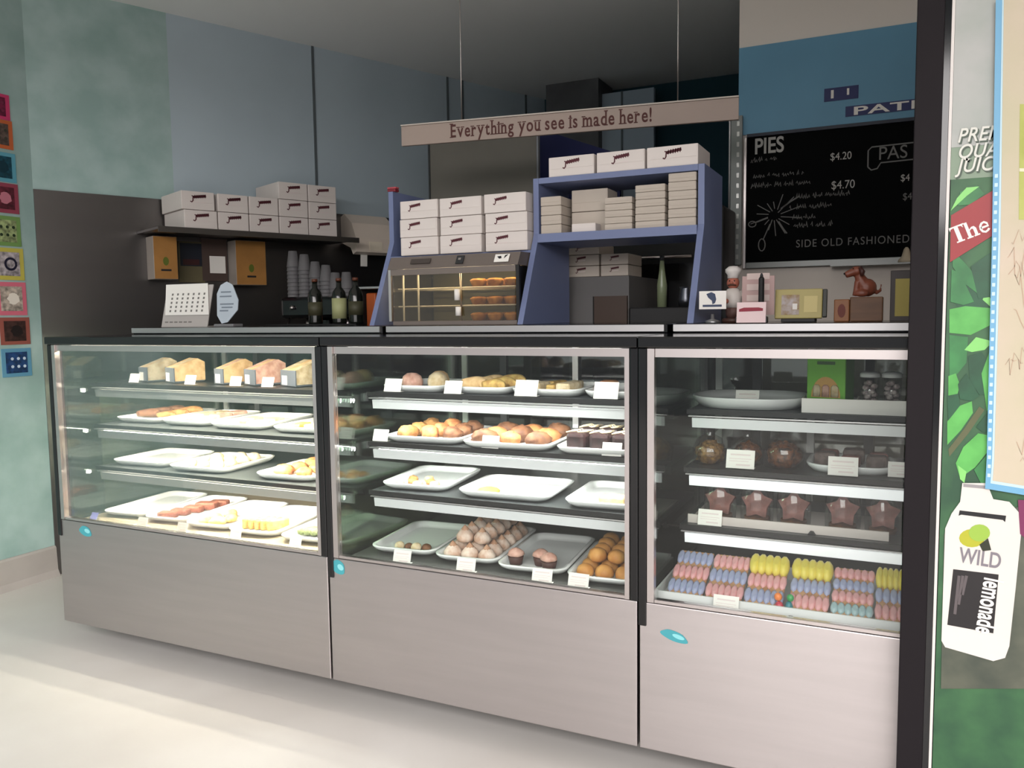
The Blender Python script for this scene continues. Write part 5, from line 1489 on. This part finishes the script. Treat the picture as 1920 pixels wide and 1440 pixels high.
# white bottle print
BW = mat('bottle_white', (222, 216, 210), 0.4, 0, 0.05, 3)
gpoly('lower_backdrop', [(1770, 1000), (1935, 940), (1935, 1290), (1764, 1290)], mat('poster_dark', (58, 66, 58), 0.5, 0, 0, 7, (96, 98, 84)), None, 4)
bt_ = gpoly('bottle_print', [(1772, 990), (1784, 962), (1800, 940), (1804, 905), (1850, 905), (1862, 935), (1892, 940), (1910, 960), (1914, 1000), (1904, 1100), (1892, 1210), (1884, 1232), (1862, 1238), (1772, 1212), (1765, 1200)], BW, None, 6)
gpoly('bottle_band', [(1799, 956), (1886, 966), (1884, 978), (1880, 974), (1802, 964), (1797, 966)], INKBLACK, bt_, 7)
gpoly('bottle_neck_ring', [(1806, 906), (1850, 910), (1850, 916), (1806, 912)], mat('neck_grey', (150, 146, 148), 0.5), bt_, 7)
gpoly('bottle_label', [(1787, 1066), (1872, 1076), (1862, 1186), (1776, 1170)], mat('label_black', (28, 24, 26), 0.5), bt_, 7)
gpoly('lemon_print', [(1822 + 24 * cos(q * pi / 8) * 1.0, 1008 + 17 * sin(q * pi / 8)) for q in range(16)], mat('lemon_yellow', (176, 176, 44), 0.5), bt_, 7)
gpoly('lemon_print', [(1836 + 20 * cos(q * pi / 8), 998 + 16 * sin(q * pi / 8)) for q in range(16)], mat('lime_green', (150, 184, 70), 0.5), bt_, 8)
gpoly('leaf_print', [(1836, 1020), (1852, 1008), (1858, 1030), (1842, 1032)], mat('logo_dark', (40, 44, 26), 0.5), bt_, 9)
x, z = gxy(1797, 1052)
text('bottle_lettering', 'WILD', 0.05, mat('label_grey', (126, 120, 128), 0.5), bt_, T(x, -0.0014 - 0.0006 * 8, z) @ Matrix.Rotation(RAD(4), 4, 'Y'), 0.0006, 'LEFT', 0.66)
x, z = gxy(1846, 1080)
text('label_lettering', 'lemonade', 0.054, PAPER, bt_, T(x, -0.0014 - 0.0006 * 8.5, z) @ Matrix.Rotation(RAD(96), 4, 'Y'), 0.0012, 'LEFT', 0.62)
ln = MB()
for k in range(3):
    x, z = gxy(1798 + 7 * k, 1078)
    x2, z2_ = gxy(1790 + 7 * k, 1150 - 18 * k)
    ln.ribbon([(x, z), (x2, z2_)], 0.006, T(0, -0.0014 - 0.0006 * 8, 0))
ln.obj('label_small_print', mat('label_dim', (92, 84, 86), 0.5), bt_)
gpoly('side_print', [(1908, 936), (1935, 938), (1935, 1020), (1912, 1000)], mat('poster_plum', (120, 40, 84), 0.5), None, 7)

# map poster taped over it
mp_ = thing('map_poster', 'road map poster with light blue border at the right edge', 'poster', (FX0, FY - 0.012, 0))


def mpoly(name, pts, m, lay, parent=None):
    q = []
    for p in pts:
        v = onY(p[0], p[1], FY - 0.012)
        q.append((v.x - FX0, v.z))
    return MB().prism(q, 0.0005, T(0, -0.0008 * lay, 0)).obj(name, m, parent or mp_)


bord = mpoly('border', [(1867, 0), (2040, 0), (2040, 948), (1847, 916), (1850, 860), (1860, 440)], mat('map_blue', (112, 170, 206), 0.5), 1)
mpoly('border_line', [(1879, 0), (2030, 0), (2030, 934), (1857, 906), (1860, 860), (1872, 440)], mat('map_blue_pale', (190, 218, 230), 0.5), 2)
mapm = mat('map_paper', (204, 189, 170), 0.6, 0, 0, 5, (194, 186, 158))
ml = mpoly('map_sheet', [(1882, 0), (2026, 0), (2026, 928), (1861, 901), (1864, 860), (1876, 440)], mapm, 3)
mpoly('map_legend', [(1912, 196), (2020, 196), (2020, 415), (1910, 412)], mat('map_olive', (170, 176, 88), 0.6, 0, 0, 12, (186, 190, 110)), 4, ml)
mpoly('legend_rule', [(1911, 316), (2020, 317), (2020, 324), (1911, 322)], mat('map_cream', (224, 220, 190), 0.6), 5, ml)
rl = MB()
rr = random.Random(3)
for k in range(9):
    x0, y0 = rr.uniform(1876, 1915), rr.uniform(450, 880)
    pts = []
    for q in range(6):
        v = onY(x0 + q * 6 + rr.uniform(-4, 4), min(885, y0 + q * rr.uniform(-14, 14)), FY - 0.012)
        pts.append((v.x - FX0, v.z))
    rl.ribbon(pts, 0.0012, T(0, -0.0036, 0))
rl.obj('road_lines', mat('road_brown', (190, 160, 138), 0.6), ml)
sq = MB()
for k in range(34):
    v = onY(1868 - k * 0.42, 330 + k * 17, FY - 0.012)
    sq.box(v.x - FX0 - 0.003, v.x - FX0 + 0.003, -0.0017, -0.0013, v.z - 0.004, v.z + 0.004)
o = sq.obj('border_ticks', mat('map_tick', (196, 226, 236), 0.5), bord)
o['kind'] = 'stuff'
